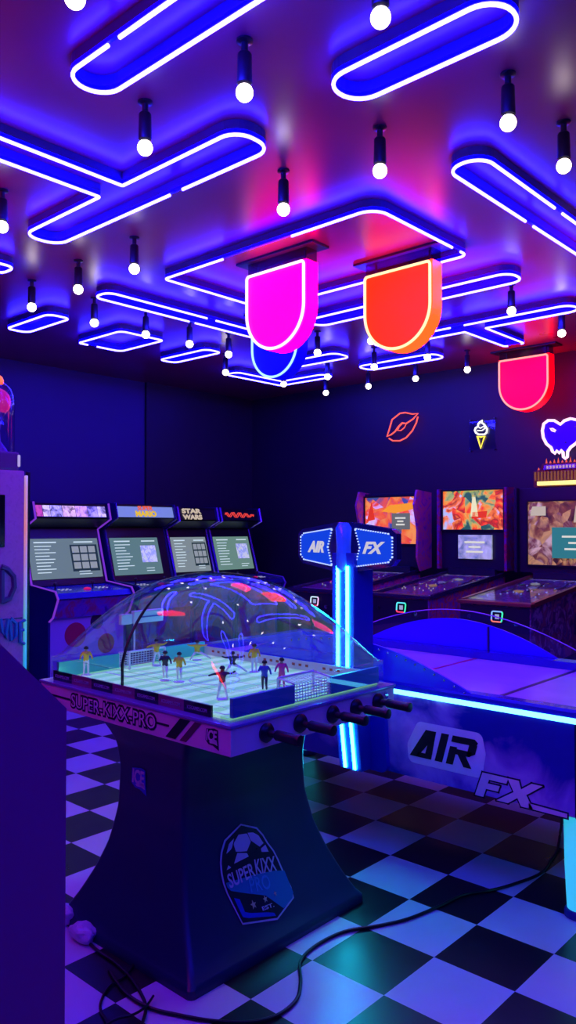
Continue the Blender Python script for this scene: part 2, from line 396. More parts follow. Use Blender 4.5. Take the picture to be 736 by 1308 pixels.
b = bm(); wneon('', b, c2([(100,690),(122,768),(148,690),(124,697)]), r=.009); obj('yellow_cone', b, lit('neon_yellow',(1,.7,.05),1.8), t, True, 'yellow neon cone')
b = bm(); q = onY(601,537,7.02); q2 = onY(632,574,7.02)
for (x_, z_) in ((q[0],q[2]),(q2[0],q[2]),(q[0],q2[2]),(q2[0],q2[2])): tube(b, [(x_,7.01,z_),(x_,Y1+.003,z_)], .006)
obj('wall_standoff', b, M_metal, t)
t = thing('neon_heart', 'pinkish white neon dripping heart sign with blue centre at the right edge', 'neon sign', anchor(716,560))
HP = c2([(668,836),(655,825),(652,795),(642,782),(628,800),(612,785),(600,803),(585,790),(575,765),(545,740),(525,700),(519,655),(528,612),(556,590),(595,590),(635,615),(660,592),(700,578),(740,586),(772,612),(784,655),(768,700),(735,738),(702,762),(682,790),(680,825)])
b = bm(); wneon('', b, HP, r=.014); obj('heart_outline', b, lit('heart_neon',(1,.5,.8),1.9), t, True, 'pinkish white neon outline')
b = bm(); pts = []
for px, py in HP[3:25]:
    q = onY(px, py, 7.02); pts.append((q[0], q[2]))
prism(b, pts, 'y', 7.018, 7.026); obj('blue_backing', b, lit('heart_blue',(.03,.0,1),.9), t, False, 'glowing blue heart backing')
b = bm(); wneon('', b, c2([(570,640),(585,642),(605,655),(600,662),(580,655)]), True, .007); obj('highlight_mark', b, MC['heart_neon'], t, True)
b = bm()
for px, py in ((702,545),(722,565),(735,545)):
    q = onY(px, py, 7.0); tube(b, [(q[0],7.005,q[2]),(q[0],Y1+.003,q[2])], .006)
obj('wall_standoff', b, M_metal, t)
# column speaker in the far corner
t = thing('column_speaker', 'slim dark column speaker with two rows of dots in the far corner', 'speaker', (onY(285,520,6.98)[0], Y1, 2.1))
a, c_ = onY(276,552,6.98), onY(293,488,6.98)
obj('housing', box(bm(), a[0], c_[0], 6.95, Y1, a[2], c_[2], .01), M_navy, t)
b = bm()
for k in range(11):
    for j in (0,1):
        z = a[2]+.03+k*(c_[2]-a[2]-.06)/10; x = a[0]+(c_[0]-a[0])*(.3+.4*j)
        lathe(b, [(0,.004),(.014,.004),(.014,0),(0,0)], (x, 6.95, z), 10, Matrix.Rotation(PI/2,4,'X'))
obj('driver_cone', b, mat('driver_grey', (.10,.14,.22), .4), t)
# ---------------------------------------------------------------- dome soccer table
KX0, KX1, KY0, KY1 = -2.875, -1.765, 1.68, 2.56
KC = (-2.325, 2.125)
t = thing('dome_soccer_table', 'domed table soccer game with handles on a flared black pedestal', 'arcade game', (KC[0], KC[1], 0))
kix = t
PRO = [(0,.395,.462),(.028,.395,.462),(.04,.385,.452),(.08,.350,.43),(.14,.312,.408),(.22,.268,.380),(.32,.228,.350),(.45,.200,.328),(.6,.195,.322),(.7,.21,.33),(.77,.25,.36),(.812,.30,.375)]
def ped(z, k):
    for a, b_ in zip(PRO, PRO[1:]):
        if a[0] <= z <= b_[0]:
            f = (z-a[0])/(b_[0]-a[0]); return a[k]*(1-f)+b_[k]*f
    return PRO[-1][k]
b = bm(); rings = []
zs = sorted(set([p[0] for p in PRO]+[.05+.03*i for i in range(26) if .05+.03*i < .81]))
def smooth_ped(z, k):
    if z < .05: return ped(z, k)
    return (ped(max(.04,z-.02), k)+ped(z, k)+ped(min(.812,z+.02), k))/3
for z in zs:
    hx, hy = smooth_ped(z,1), smooth_ped(z,2)
    rp = round_poly([(-hx,-hy),(hx,-hy),(hx,hy),(-hx,hy)], .022)
    rings.append([b.verts.new((KC[0]+x, KC[1]+y, z)) for x, y in rp])
n = min(len(r) for r in rings)
for A, B in zip(rings, rings[1:]):
    for k in range(n): b.faces.new((A[k], A[(k+1) % n], B[(k+1) % n], B[k]))
b.faces.new(rings[0][::-1]); b.faces.new(rings[-1])
M_ped = mat('pedestal_black', (.012,.040,.075), .32)
obj('pedestal', b, M_ped, t, True, 'black flared pedestal')
M_band = mat('band_white', (.92,.62,.62), .35)
b = bm(); box(b, KX0, KX1, KY0, KY1, .805, .893, .004); obj('table_frame', b, M_band, t, False, 'whitish frame around the table')
b = bm(); box(b, KX0-.006, KX1+.006, KY0-.006, KY1+.006, .893, .903, .003); obj('top_rim', b, mat('rim_violet', (.25,.2,.5), .2, coat=.5), t, False, 'glossy violet rim')
GX0, GX1, GY0, GY1 = KX0+.035, KX1-.035, KY0+.035, KY1-.035
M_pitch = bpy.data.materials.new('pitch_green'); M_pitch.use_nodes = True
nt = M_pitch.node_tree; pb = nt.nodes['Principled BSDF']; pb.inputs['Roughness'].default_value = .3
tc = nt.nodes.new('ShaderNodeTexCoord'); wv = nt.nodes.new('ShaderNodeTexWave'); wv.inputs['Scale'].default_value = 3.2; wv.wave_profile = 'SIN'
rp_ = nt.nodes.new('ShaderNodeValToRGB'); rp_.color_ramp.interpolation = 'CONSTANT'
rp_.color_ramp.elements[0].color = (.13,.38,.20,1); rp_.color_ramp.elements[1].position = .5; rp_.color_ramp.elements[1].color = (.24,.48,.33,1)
nt.links.new(tc.outputs['Object'], wv.inputs['Vector']); nt.links.new(wv.outputs['Color'], rp_.inputs['Fac']); nt.links.new(rp_.outputs['Color'], pb.inputs['Base Color']); nt.links.new(rp_.outputs['Color'], pb.inputs['Emission Color']); pb.inputs['Emission Strength'].default_value = .62  # pitch glows in its own colours so that it looks evenly lit
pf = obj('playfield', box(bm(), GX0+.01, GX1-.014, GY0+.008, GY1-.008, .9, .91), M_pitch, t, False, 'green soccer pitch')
M_line = mat('pitch_line', (.75,.8,.78), .4)
b = bm(); kx, ky = (GX0+GX1)/2, (GY0+GY1)/2
def fl(x0, x1, y0, y1): box(b, x0, x1, y0, y1, .9095, .9108)
fl(kx-.003, kx+.003, GY0+.03, GY1-.03); fl(GX0+.06, GX1-.06, GY0+.03, GY0+.036); fl(GX0+.06, GX1-.06, GY1-.036, GY1-.03)
for s in (-1, 1):
    e = kx+s*(GX1-GX0)/2-s*.06
    fl(e-.003, e+.003, GY0+.03, GY1-.03); fl(e-s*.16-.003, e-s*.16+.003, ky-.2, ky+.2)
    for q in (-.2, .2): fl(min(e, e-s*.16), max(e, e-s*.16), ky+q-.003, ky+q+.003)
tube(b, [(kx+.1*math.cos(2*PI*k/40), ky+.1*math.sin(2*PI*k/40), .9085) for k in range(40)], .003, 6, True)
for i, yy in enumerate([GY0+.1+.113*k for k in range(6)]): fl(GX0+.08, GX1-.08, yy-.0015, yy+.0015)
obj('pitch_marking', b, M_line, pf)
# end walls and side boards inside the dome
M_gw = mat('end_wall_green', (.08,.55,.45), .4)
for s in (-1, 1):
    xe = GX1-.012 if s > 0 else GX0+.012
    for (ya, yb) in ((GY0+.012, ky-.1), (ky+.1, GY1-.012)):
        obj('end_wall', box(bm(), xe-.008, xe+.008, ya, yb, .91, .972, .002), M_gw, t, False, 'green end wall')
    # goal: frame, roof and net
    gx = xe-s*.075; b = bm()
    for yy in (ky-.095, ky+.095): tube(b, [(gx, yy, .91), (gx, yy, .985)], .005)
    tube(b, [(gx, ky-.095, .985), (gx, ky+.095, .985)], .005)
    for yy in (ky-.095, ky+.095): tube(b, [(gx, yy, .985), (xe, yy, .975), (xe, yy, .91)], .004)
    g = obj('goal', b, M_white, t, True, 'white goal frame')
    b = bm(); k_ = 12
    for i in range(k_+1):
        yy = ky-.09+.18*i/k_; tube(b, [(gx, yy, .983), (xe+s*.008, yy, .973), (xe+s*.01, yy, .912)], .0016, 4)
    for i in range(6): zz = .915+.01*i; tube(b, [(gx, ky-.093, zz), (xe+s*.008, ky-.093, zz), (xe+s*.01, ky+.093, zz), (gx, ky+.093, zz)], .0016, 4)
    obj('goal_net', b, M_white, g)
b = bm(); box(b, GX0+.01, GX1-.01, GY1-.016, GY1-.008, .91, .95); fb = obj('ad_board', b, mat('ad_white', (.6,.6,.62), .4), t, False, 'white advertising board on the far side')
b = bm()
for i in range(6): textbm('SOCCER' if 0 else '- - -', (GX0+.12+i*.17, GY1-.016, .932), (1,0,0), (0,0,1), .09, .01, .0015, b=b)
obj('ad_marks', b, mat('ad_red', (.4,.08,.06), .4), fb)
# ad strip along the near side, under the glass: alternating black and rose panels
nb = 7; L0, L1 = GX0+.005, GX1-.09
for i in range(nb):
    xa = L0+(L1-L0)*i/nb; xb = L0+(L1-L0)*(i+1)/nb
    bo = obj('ad_panel', box(bm(), xa, xb, GY0-.004, GY0+.004, .903, .94), mat('ad_black', (.01,.01,.02), .4) if i % 2 == 0 else mat('ad_rose', (.42,.12,.2), .4), t, False, ('black' if i % 2 == 0 else 'rose')+' advertising panel')
    obj('ad_lettering', textbm('ICEGAMES.COM' if i % 2 == 0 else 'ICEGAMES.COM', ((xa+xb)/2, GY0-.005, .921), (1,0,0), (0,0,1), (xb-xa)*.72, .012, .0015), mat('ad_ink', (.55,.5,.6), .4), bo)
# clear cover
NU, NV = 56, 48; b = bm(); zw, ht = .992, .345
def sgn_pow(a): return a
grid = []
for i in range(NU+1):
    row = []
    for j in range(NV+1):
        u = -math.cos(PI*i/NU); v = -math.cos(PI*j/NV)
        f = max(0., (1-abs(u)**2.3))*max(0., (1-abs(v)**2.3)); z = zw+ht*f**.62
        row.append(b.verts.new((kx+u*(GX1-GX0)/2*1.0, ky+v*(GY1-GY0)/2*1.0, z)))
    grid.append(row)
for i in range(NU):
    for j in range(NV): b.faces.new((grid[i][j], grid[i+1][j], grid[i+1][j+1], grid[i][j+1]))
dome = obj('clear_dome', b, M_glass, t, True, 'clear curved dome')
md = dome.modifiers.new('s', 'SOLIDIFY'); md.thickness = .003; md.offset = -1
b = bm()
for (x0, x1, y0, y1) in ((GX0-.003,GX1+.003,GY0-.009,GY0-.006),(GX0-.003,GX1+.003,GY1+.003,GY1+.006),(GX0-.006,GX0-.003,GY0-.006,GY1+.006),(GX1+.003,GX1+.006,GY0-.006,GY1+.006)):
    box(b, x0, x1, y0, y1, .903, zw+.004)
obj('clear_wall', b, M_glass, t, False, 'clear vertical wall under the dome')
# curved black seam over the dome
b = bm(); pts = [(kx-.06, GY0+.004, .905), (kx-.06, GY0+.004, zw)]
for j in range(2, 47):
    v = -math.cos(PI*j/48); f = (1-abs(-.06/((GX1-GX0)/2))**2.3)*(1-abs(v)**2.3)
    pts.append((kx-.06, ky+v*(GY1-GY0)/2, zw+ht*f**.62-.008))
pts += [(kx-.06, GY1-.012, zw), (kx-.06, GY1-.012, .96)]
obj('dome_arch', tube(b, pts[:22], [.006]*10+[.006-.0005*k for k in range(10)]+[.001]*2, 6), M_black, t, True, 'thin black arch inside the dome')
# added fill light: glowing strip hidden behind the near ad panels, for the figures
b = bm(); box(b, GX0+.03, GX1-.12, GY0+.006, GY0+.010, .928, .933)
obj('pitch_fill_strip', b, mat('pitch_fill', (1,1,1), .4, emit=(.72,1,.86), es=6.), t, False, 'added hidden glowing strip, fill light for the figures')
# scoreboard above the left goal
xs_, ys_ = GX0+.06, ky
b = bm(); tube(b, [(xs_, ys_-.05, .985), (xs_, ys_-.05, 1.1)], .004); sb = obj('scoreboard', box(b, xs_-.012, xs_+.012, ys_-.06, ys_+.10, 1.10, 1.155, .006), M_white, t, False, 'white scoreboard over the left goal')
b = bm(); box(b, xs_+.012, xs_+.014, ys_-.03, ys_+.09, 1.124, 1.130); obj('score_slot', b, mat('slot_violet', (.15,.1,.35), .4), sb)
box_b = bm(); box(box_b, xs_-.012, xs_+.012, ys_-.125, ys_-.07, 1.10, 1.145, .006); obj('score_marker', box_b, M_white, sb)
# lettering on the near frame side
FR = (1,0,0); UP = (0,0,1); ctr = lambda px, py: Vector(onY(px, py, KY0-.0005))
def edgex(px, py): return onY(px, py, KY0)[0]
xa, xb = edgex(92,890), edgex(199,915)
M_ink = mat('print_black', (.01,.008,.015), .4); M_ink2 = mat('print_maroon', (.12,.02,.06), .4)
b = textbm('SUPER-KIXX-PRO', ((xa+xb)/2, KY0-.0005, .852), FR, UP, xb-xa+.014, .062, .0015, off=.075)
lt = obj('frame_lettering', b, M_ink, t, False, 'black outlined SUPER-KIXX-PRO lettering')
obj('lettering_fill', textbm('SUPER-KIXX-PRO', ((xa+xb)/2, KY0-.002, .852), FR, UP, xb-xa, .047, .0012), mat('print_rose', (.85,.6,.66), .4), lt)
b = bm(); box(b, edgex(198,915), edgex(216,920), KY0-.002, KY0+.001, .849, .856)
box(b, KX0+.02, xa-.01, KY0-.002, KY0+.001, .849, .856); obj('frame_stripe', b, M_ink, t)
for k, (pa, m_) in enumerate(((212, M_ink), (230, M_ink2))):
    x = edgex(pa, 930); b = bm(); w = .05 if k == 0 else .032
    flat(b, [(0,-.036),(w,-.036),(w+.075,.036),(.075,.036)], (x, KY0-.0003, .851), FR, UP, .0015)
    obj('frame_stripe', b, m_, t, False, ('black' if k == 0 else 'maroon')+' slanted stripe')
def ice(ctr, right, w, mats, parent, k=1.):
    """Block lettering with a swoosh below, on a dark plate."""
    b = bm(); r = Vector(right)
    flat(b, [(-.5*w,-.2*w),(-.45*w,.42*w),(.2*w,.52*w),(.48*w,.46*w),(.5*w,-.1*w),(.55*w,-.6*w),(.1*w,-.42*w),(-.25*w,-.4*w)], ctr, right, UP, .0015)
    p = obj('maker_logo', b, mats[0], parent)
    c3 = Vector(ctr)+r.normalized().cross(Vector(UP))*.0016
    obj('logo_lettering', textbm('ICE', c3+Vector((0,0,.1*w)), right, UP, w*.86, w*.62, .0012, shear=.1, off=.03), mats[1], p)
    b = bm(); flat(b, [(-.2*w,-.24*w),(.1*w,-.16*w),(.42*w,-.14*w),(.47*w,-.36*w),(.2*w,-.30*w),(-.1*w,-.32*w)], c3, right, UP, .0012)
    obj('logo_swoosh', b, mats[1], p)
ice((edgex(271,940)-.0, KY0-.0005, .852), FR, .058, (M_ink, mat('print_rose', (.85,.6,.66), .4)), t)
# stickers and logo on the near face of the pedestal
yf = KC[1]-.35
def pf_pt(px, py):
    z = .8; y = KY0
    for _ in range(12):
        y = KC[1]-smooth_ped(max(0,min(.81,z)),2); p = onY(px, py, y); z = p[2]
    return p
p = pf_pt(178,995); ice((p[0], p[1]-.003, p[2]), FR, .085, (mat('logo_blue', (.03,.05,.5), .4), mat('logo_white', (.5,.5,.6), .4)), t)
for (px, w, m_) in ((184,.042,mat('sticker_rose', (.35,.2,.45), .4)), (205,.062,mat('sticker_white', (.5,.5,.6), .4))):
    p = pf_pt(px, 942); obj('sticker', box(bm(), p[0]-w/2, p[0]+w/2, p[1]-.004, p[1]+.004, .772, .806), m_, t)
# crest on the right face of the pedestal: mapped on its curve
def surf(y_, h_, d):
    """y: along the face, h: height, d: distance off the surface."""
    x = KC[0]+smooth_ped(max(.002, min(.81, h_)), 1); e = .01
    sl = (smooth_ped(min(.81,h_+e),1)-smooth_ped(max(.002,h_-e),1))/(2*e)
    nrm = Vector((1, 0, -sl)).normalized()
    return Vector((x, y_, h_))+nrm*(d+.003)
def ped_pt(px, py):
    z = .3
    for _ in range(30):
        x = KC[0]+smooth_ped(max(.002, min(.81, z)), 1); p = onX(px, py, x); z = .5*z+.5*p[2]
    return (p[1], z)
def badge(pxs, m_, name, parent, d0, dep, sub=4):
    yz = [ped_pt(*q) for q in pxs]; b = bm()
    # fan from horizontal slices so that the crest hugs the curve
    zs = sorted(set([min(q[1] for q in yz)+ (max(q[1] for q in yz)-min(q[1] for q in yz))*k/10 for k in range(11)]))
    def span(z):
        xs = []
        for i in range(len(yz)):
            a, c = yz[i], yz[(i+1) % len(yz)]
            if (a[1]-z)*(c[1]-z) <= 0 and a[1] != c[1]: xs.append(a[0]+(c[0]-a[0])*(z-a[1])/(c[1]-a[1]))
        return (min(xs), max(xs)) if xs else None
    prev = None
    for z in zs:
        s = span(min(max(z, zs[0]+1e-5), zs[-1]-1e-5))
        if not s: continue
        cur = [b.verts.new(surf(s[0], z, d0)), b.verts.new(surf(s[1], z, d0)), b.verts.new(surf(s[1], z, d0+dep)), b.verts.new(surf(s[0], z, d0+dep))]
        if prev:
            for k in range(4): b.faces.new((prev[k], prev[(k+1) % 4], cur[(k+1) % 4], cur[k]))
        else: b.faces.new(cur[::-1])
        prev = cur
    b.faces.new(prev)
    return obj(name, b, m_, parent)
def zc(pts): return [(270+a/6.133, 1040+c/6.133) for a, c in pts]
outer = zc([(233,870),(205,800),(100,590),(72,490),(62,380),(70,290),(100,190),(160,105),(225,75),(290,72),(350,100),(400,155),(450,240),(500,300),(657,640),(515,830)])
inner = zc([(238,855),(215,800),(112,590),(85,490),(75,380),(83,290),(112,200),(168,118),(228,88),(288,85),(342,112),(390,163),(440,248),(490,308),(640,640),(510,815)])
bo = badge(outer, mat('crest_edge', (.55,.6,.7), .4), 'crest', t, 0, .001)
badge(inner, mat('crest_navy', (.006,.01,.03), .3), 'crest_field', bo, .001, .001)
badge(zc([(128,600),(108,540),(300,480),(560,430),(645,640),(560,740),(420,640),(250,620)]), mat('crest_teal', (.02,.28,.42), .3), 'crest_band', bo, .002, .001)
badge(zc([(170,660),(205,645),(260,780),(480,770),(500,800),(245,820)]), mat('crest_blue', (.01,.05,.55), .3), 'crest_band', bo, .0025, .001)
M_cw = mat('crest_white', (.6,.66,.75), .4)
for pl in ([(165,230),(205,160),(270,150),(300,215),(270,290),(185,298)], [(275,145),(310,138),(360,165),(405,235),(370,255),(300,205)], [(380,270),(415,240),(440,295),(385,298)], [(170,390),(195,305),(270,305),(285,335)], [(110,310),(130,230),(168,190),(150,270)], [(112,440),(125,402),(148,420)]):
    badge(zc(pl), M_cw, 'ball_patch', bo, .003, .001)
def ptext(s, a, c, h, name, m_, d=.003):
    """lettering between two photo points on the pedestal's right face"""
    A, B = ped_pt(*a), ped_pt(*c); w = math.hypot(B[0]-A[0], B[1]-A[1]); ux, uz = (B[0]-A[0])/w, (B[1]-A[1])/w
    def fm(p, q, e): p += w/2; return surf(A[0]+ux*p-uz*q, A[1]+uz*p+ux*q, d+e*.5)
    obj(name, textbm(s, (0,0,0), (1,0,0), (0,1,0), w, h, .002, fmap=fm, off=.015), m_, bo)
c_ = lambda a, b_: (270+a/6.133, 1040+b_/6.133)
ptext('SUPER', c_(125,530), c_(325,430), .045, 'crest_lettering', M_cw)
ptext('KIXX', c_(335,415), c_(495,385), .048, 'crest_lettering', M_cw)
ptext('PRO', c_(290,560), c_(450,530), .045, 'crest_lettering', mat('crest_cyan', (.05,.4,.6), .4), .0035)
ptext('EST.', c_(390,745), c_(480,712), .012, 'crest_lettering', M_cw, .004)
for a in ((320,712),(412,668),(490,625)):
    y_, z_ = ped_pt(*c_(*a)); b = bm(); r = .014 if a[0] < 400 else .011 if a[0] < 450 else .008
    pts = [surf(y_+r*(1 if k % 2 == 0 else .42)*math.sin(k*PI/5), z_+r*(1 if k % 2 == 0 else .42)*math.cos(k*PI/5), .0045) for k in range(10)]
    b.faces.new([b.verts.new(q) for q in pts]); r_ = bmesh.ops.extrude_face_region(b, geom=b.faces[:]); bmesh.ops.translate(b, vec=(.0015,0,0), verts=[v for v in r_['geom'] if isinstance(v, bmesh.types.BMVert)])
    obj('crest_star', b, mat('star_gold', (.6,.6,.35), .4), bo)
# rods with handles on the right end
for y_ in (1.835, 2.0, 2.175, 2.31, 2.447):
    RY = Matrix.Rotation(PI/2, 4, 'Y')
    o = obj('player_rod', lathe(bm(), [(0,-.005),(.030,-.005),(.032,.008),(.024,.018),(.012,.022),(.010,.05),(0,.05)], (KX1, y_, .853), 20, RY), M_black, t, True, 'black round bushing of a rod')
    obj('rod_handle', lathe(bm(), [(0,.045),(.013,.045),(.017,.052),(.0165,.09),(.0175,.135),(.019,.142),(.017,.15),(0,.153)], (KX1, y_, .853), 18, RY), M_black, o, True, 'black rod handle')
obj('key_lock', lathe(bm(), [(0,0),(.012,0),(.012,.008),(0,.010)], (KX1, 2.50, .868), 14, Matrix.Rotation(PI/2,4,'Y')), M_chrome, t, True, 'small chrome lock')
# player figures on the pitch
def figure(label, px, py, rot, shirt, legs, pose='stand', h=.115):
    x, y, _ = onZ(px, py, .912)
    x = min(max(x, GX0+.05), GX1-.05); y = min(max(y, GY0+.035), GY1-.04)
    t = thing('player_figure', label, 'figurine', (x, y, .91), 'player figures on the pitch')
    s = h/1.75
    J = {'pel':(0,0,.95),'ch':(0,0,1.28),'nk':(0,0,1.48),'hd':(0,0,1.66),'lh':(.0,.1,.9),'rh':(0,-.1,.9),
         'ls':(0,.2,1.42),'rs':(0,-.2,1.42)}
    if pose == 'stand': J.update(lk=(.05,.12,.5),lf=(0,.14,.04),rk=(.02,-.12,.5),rf=(-.02,-.14,.04),le=(.05,.33,1.2),lw=(.15,.38,1.0),re=(.0,-.33,1.2),rw=(.12,-.38,1.0))
    elif pose == 'run': J.update(lk=(.3,.12,.6),lf=(.15,.14,.2),rk=(-.12,-.12,.52),rf=(-.42,-.14,.10),le=(-.2,.3,1.2),lw=(-.05,.36,1.0),re=(.22,-.3,1.25),rw=(.4,-.28,1.35))
    elif pose == 'lunge': J.update(pel=(0,0,.62),ch=(.1,0,.92),nk=(.16,0,1.12),hd=(.2,0,1.3),lh=(0,.1,.58),rh=(0,-.1,.58),ls=(.14,.2,1.06),rs=(.14,-.2,1.06),lk=(.15,.5,.42),lf=(.1,.95,.1),rk=(.25,-.3,.4),rf=(.05,-.5,.04),le=(.15,.45,1.05),lw=(.2,.7,1.1),re=(.15,-.45,1.05),rw=(.2,-.7,1.15))
    elif pose == 'arms': J.update(lk=(.05,.18,.5),lf=(0,.28,.04),rk=(.02,-.18,.5),rf=(-.02,-.28,.04),le=(.05,.48,1.4),lw=(.1,.72,1.55),re=(.0,-.48,1.36),rw=(.1,-.75,1.3))
    rad = dict(pel=.17,ch=.19,nk=.075,hd=.135,lh=.11,rh=.11,ls=.09,rs=.09,lk=.075,rk=.075,lf=.055,rf=.055,le=.06,re=.06,lw=.05,rw=.05)
    E_ = [('pel','ch'),('ch','nk'),('nk','hd'),('pel','lh'),('pel','rh'),('lh','lk'),('lk','lf'),('rh','rk'),('rk','rf'),('ch','ls'),('ch','rs'),('ls','le'),('le','lw'),('rs','re'),('re','rw')]
    ks = list(J); me = bpy.data.meshes.new('player_figure_body'); me.from_pydata([tuple(c*s for c in J[k]) for k in ks], [(ks.index(a), ks.index(b_)) for a, b_ in E_], [])
    o = bpy.data.objects.new('body', me); C.objects.link(o)
    sk = o.modifiers.new('skin', 'SKIN')
    for k, v in zip(ks, me.skin_vertices[0].data): v.radius = (rad[k]*s, rad[k]*s); v.use_root = k == 'pel'
    su = o.modifiers.new('sub', 'SUBSURF'); su.levels = 1; su.render_levels = 1
    dg = bpy.context.evaluated_depsgraph_get(); dg.update()
    m2 = bpy.data.meshes.new_from_object(o.evaluated_get(dg)); bpy.data.objects.remove(o)
    o = bpy.data.objects.new('body', m2); C.objects.link(o); o.parent = t
    m2.materials.clear(); m2.materials.append(shirt); m2.materials.append(legs); m2.materials.append(mat('figure_skin', (.45,.28,.2), .5)); m2.materials.append(M_black)
    zp, zn = J['pel'][2]*s, J['nk'][2]*s
    for p in m2.polygons:
        c = p.center; p.use_smooth = True
        p.material_index = 2 if c.z > zn+.02*s and abs(c.y) < .2*s else (0 if c.z > zp-.02*s else 1)
    m2.name = 'figure_body'
    # hair, base disc and neck pin
    hd = Vector(J['hd'])*s
    b = bm(); lathe(b, [(0,.16*s),(.09*s,.135*s),(.15*s,.06*s),(.155*s,0),(.14*s,-.02*s)], hd+Vector((-.015*s,0,.0)), 12); 
    hm = bpy.data.meshes.new('hair'); b.to_mesh(hm); b.free(); hm.materials.append(mat('figure_hair', (.02,.012,.01), .5)); ho = bpy.data.objects.new('hair', hm); C.objects.link(ho); ho.parent = t
    b = bm(); lathe(b, [(0,0),(.32*s,0),(.32*s,.05*s),(0,.06*s)], (0,0,0), 16)
    hm = bpy.data.meshes.new('base'); b.to_mesh(hm); b.free(); hm.materials.append(M_white); bo_ = bpy.data.objects.new('base', hm); C.objects.link(bo_); bo_.parent = t
    t.rotation_euler = (0, 0, rot); return t
YEL = mat('shirt_yellow', (.85,.55,.03), .4); NAV = mat('shirt_navy', (.02,.02,.05), .4); PNK = mat('shirt_pink', (.8,.05,.3), .4); WHT = mat('kit_white', (.75,.75,.78), .4); BLU = mat('kit_blue', (.05,.08,.5), .4)
for a in [('yellow shirted player figure farthest left on the pitch',110,862,-.5,YEL,WHT,'stand'),
          ('yellow shirted player figure with raised arms beside the left goal',200,850,-.3,YEL,WHT,'arms'),
          ('black shirted player figure left of centre, beside a yellow one',211,869,-.8,NAV,WHT,'run'),
          ('yellow shirted player figure with dark hair near the front left of centre',229,871,-.8,YEL,WHT,'run'),
          ('yellow shirted player figure lunging at the far side, in white leggings',252,843,-.7,YEL,WHT,'lunge'),
          ('black shirted player figure lunging in the middle of the pitch',297,860,-.7,NAV,WHT,'lunge'),
          ('yellow shirted player figure right of centre near the far side',325,858,-.9,YEL,WHT,'stand'),
          ('blue and navy running player figure left of the pink one',338,884,-.9,BLU,NAV,'run'),
          ('pink player figure next to the right goal',360,880,-.9,PNK,PNK,'stand'),
          ('white and black goalkeeper figure with spread arms nearest the front corner',284,893,-.8,NAV,WHT,'arms')]:
    figure(*a)
# ---------------------------------------------------------------- air hockey table
AX0, AX1, AY0, AY1 = -3.6, -1.14, 2.97, 4.1
t = thing('air_hockey_table', 'blue air hockey table with cyan LED edge and overhead post', 'arcade game', ((AX0+AX1)/2, (AY0+AY1)/2, 0)); ahk = t
# printed side: blue with a pale splash
def side_art():
    m = bpy.data.materials.new('hockey_side_print'); m.use_nodes = True; nt = m.node_tree; b = nt.nodes['Principled BSDF']; b.inputs['Roughness'].default_value = .25
    tc = nt.nodes.new('ShaderNodeTexCoord'); n = nt.nodes.new('ShaderNodeTexNoise'); n.inputs['Scale'].default_value = 4.5; n.inputs['Detail'].default_value = 6; n.inputs['Distortion'].default_value = .6
    nt.links.new(tc.outputs['Object'], n.inputs['Vector'])
    sx = nt.nodes.new('ShaderNodeSeparateXYZ'); nt.links.new(tc.outputs['Object'], sx.inputs[0])
    # distance from the middle of the splash
    def mth(op, a, b_, c=None):
        q = nt.nodes.new('ShaderNodeMath'); q.operation = op
        for i, v in enumerate((a, b_, c)):
            if v is None: continue
            if isinstance(v, (int, float)): q.inputs[i].default_value = v
            else: nt.links.new(v, q.inputs[i])
        return q.outputs[0]
    cx = -1.78-(AX0+AX1)/2
    z1 = mth('MULTIPLY_ADD', sx.outputs['X'], .28, .53-.28*cx)       # splash runs down to the right
    dz = mth('ABSOLUTE', mth('SUBTRACT', sx.outputs['Z'], mth('SUBTRACT', 1.06, z1)), 0.)
    dx = mth('ABSOLUTE', mth('SUBTRACT', sx.outputs['X'], cx), 0.)
    d = mth('ADD', mth('MULTIPLY', dz, 2.2), mth('MULTIPLY', dx, .5))
    v = mth('ADD', d, mth('MULTIPLY_ADD', n.outputs['Fac'], 1.5, -.75))
    r = nt.nodes.new('ShaderNodeValToRGB'); e = r.color_ramp.elements
    e[0].position = .12; e[0].color = (.62,.34,.80,1); e[1].position = .62; e[1].color = (.012,.014,.34,1)
    q = e.new(.4); q.color = (.28,.12,.62,1)
    nt.links.new(v, r.inputs['Fac']); nt.links.new(r.outputs['Color'], b.inputs['Base Color']); return m
M_hb = mat('hockey_blue', (.015,.01,.45), .3)
b = bm(); box(b, AX0, AX1, AY0+.012, AY1-.012, .42, .745, .01); obj('body', b, M_hb, t, False, 'deep blue table body')
for y_, ya in ((AY0, AY0+.014), (AY1-.014, AY1)):
    obj('side_panel', box(bm(), AX0+.06, -1.215, y_, ya, .405, .762, .003), side_art() if y_ == AY0 else M_hb, t, False, 'blue side panel with pale splash' if y_ == AY0 else None)
for x_ in (AX0, -1.215): obj('corner_cap', box(bm(), x_-.0, x_+.075, AY0-.004, AY1+.004, .40, .765, .01), M_navy, t, False, 'dark corner cap')
# top rails
b = bm(); P_ = .075
prism(b, [(AY0-.006,.782),(AY0-.006,.806),(AY0+.004,.816),(AY0+P_,.812),(AY0+P_,.765),(AY0,.765)], 'x', AX0, AX1)
prism(b, [(AY1+.006,.782),(AY1+.006,.806),(AY1-.004,.816),(AY1-P_,.812),(AY1-P_,.765),(AY1,.765)], 'x', AX0, AX1)
box(b, AX0, AX0+P_, AY0+P_, AY1-P_, .765, .814); box(b, AX1-P_, AX1, AY0+P_, AY1-P_, .765, .814)
obj('top_rail', b, mat('rail_blue', (.02,.015,.5), .22, coat=.4), t, False, 'glossy blue top rail')
obj('cyan_light_strip', box(bm(), AX0+.05, AX1-.02, AY0-.010, AY0-.002, .764, .785, .002), mat('edge_led', (0,.5,.6), .4, emit=(.10,.62,.9), es=2.6), t, False, 'cyan LED strip along the side')
M_play = art('hockey_surface', [(.50,.46,.72),(.62,.58,.8),(.55,.5,.75)], 1.5, 0, .22, .5)
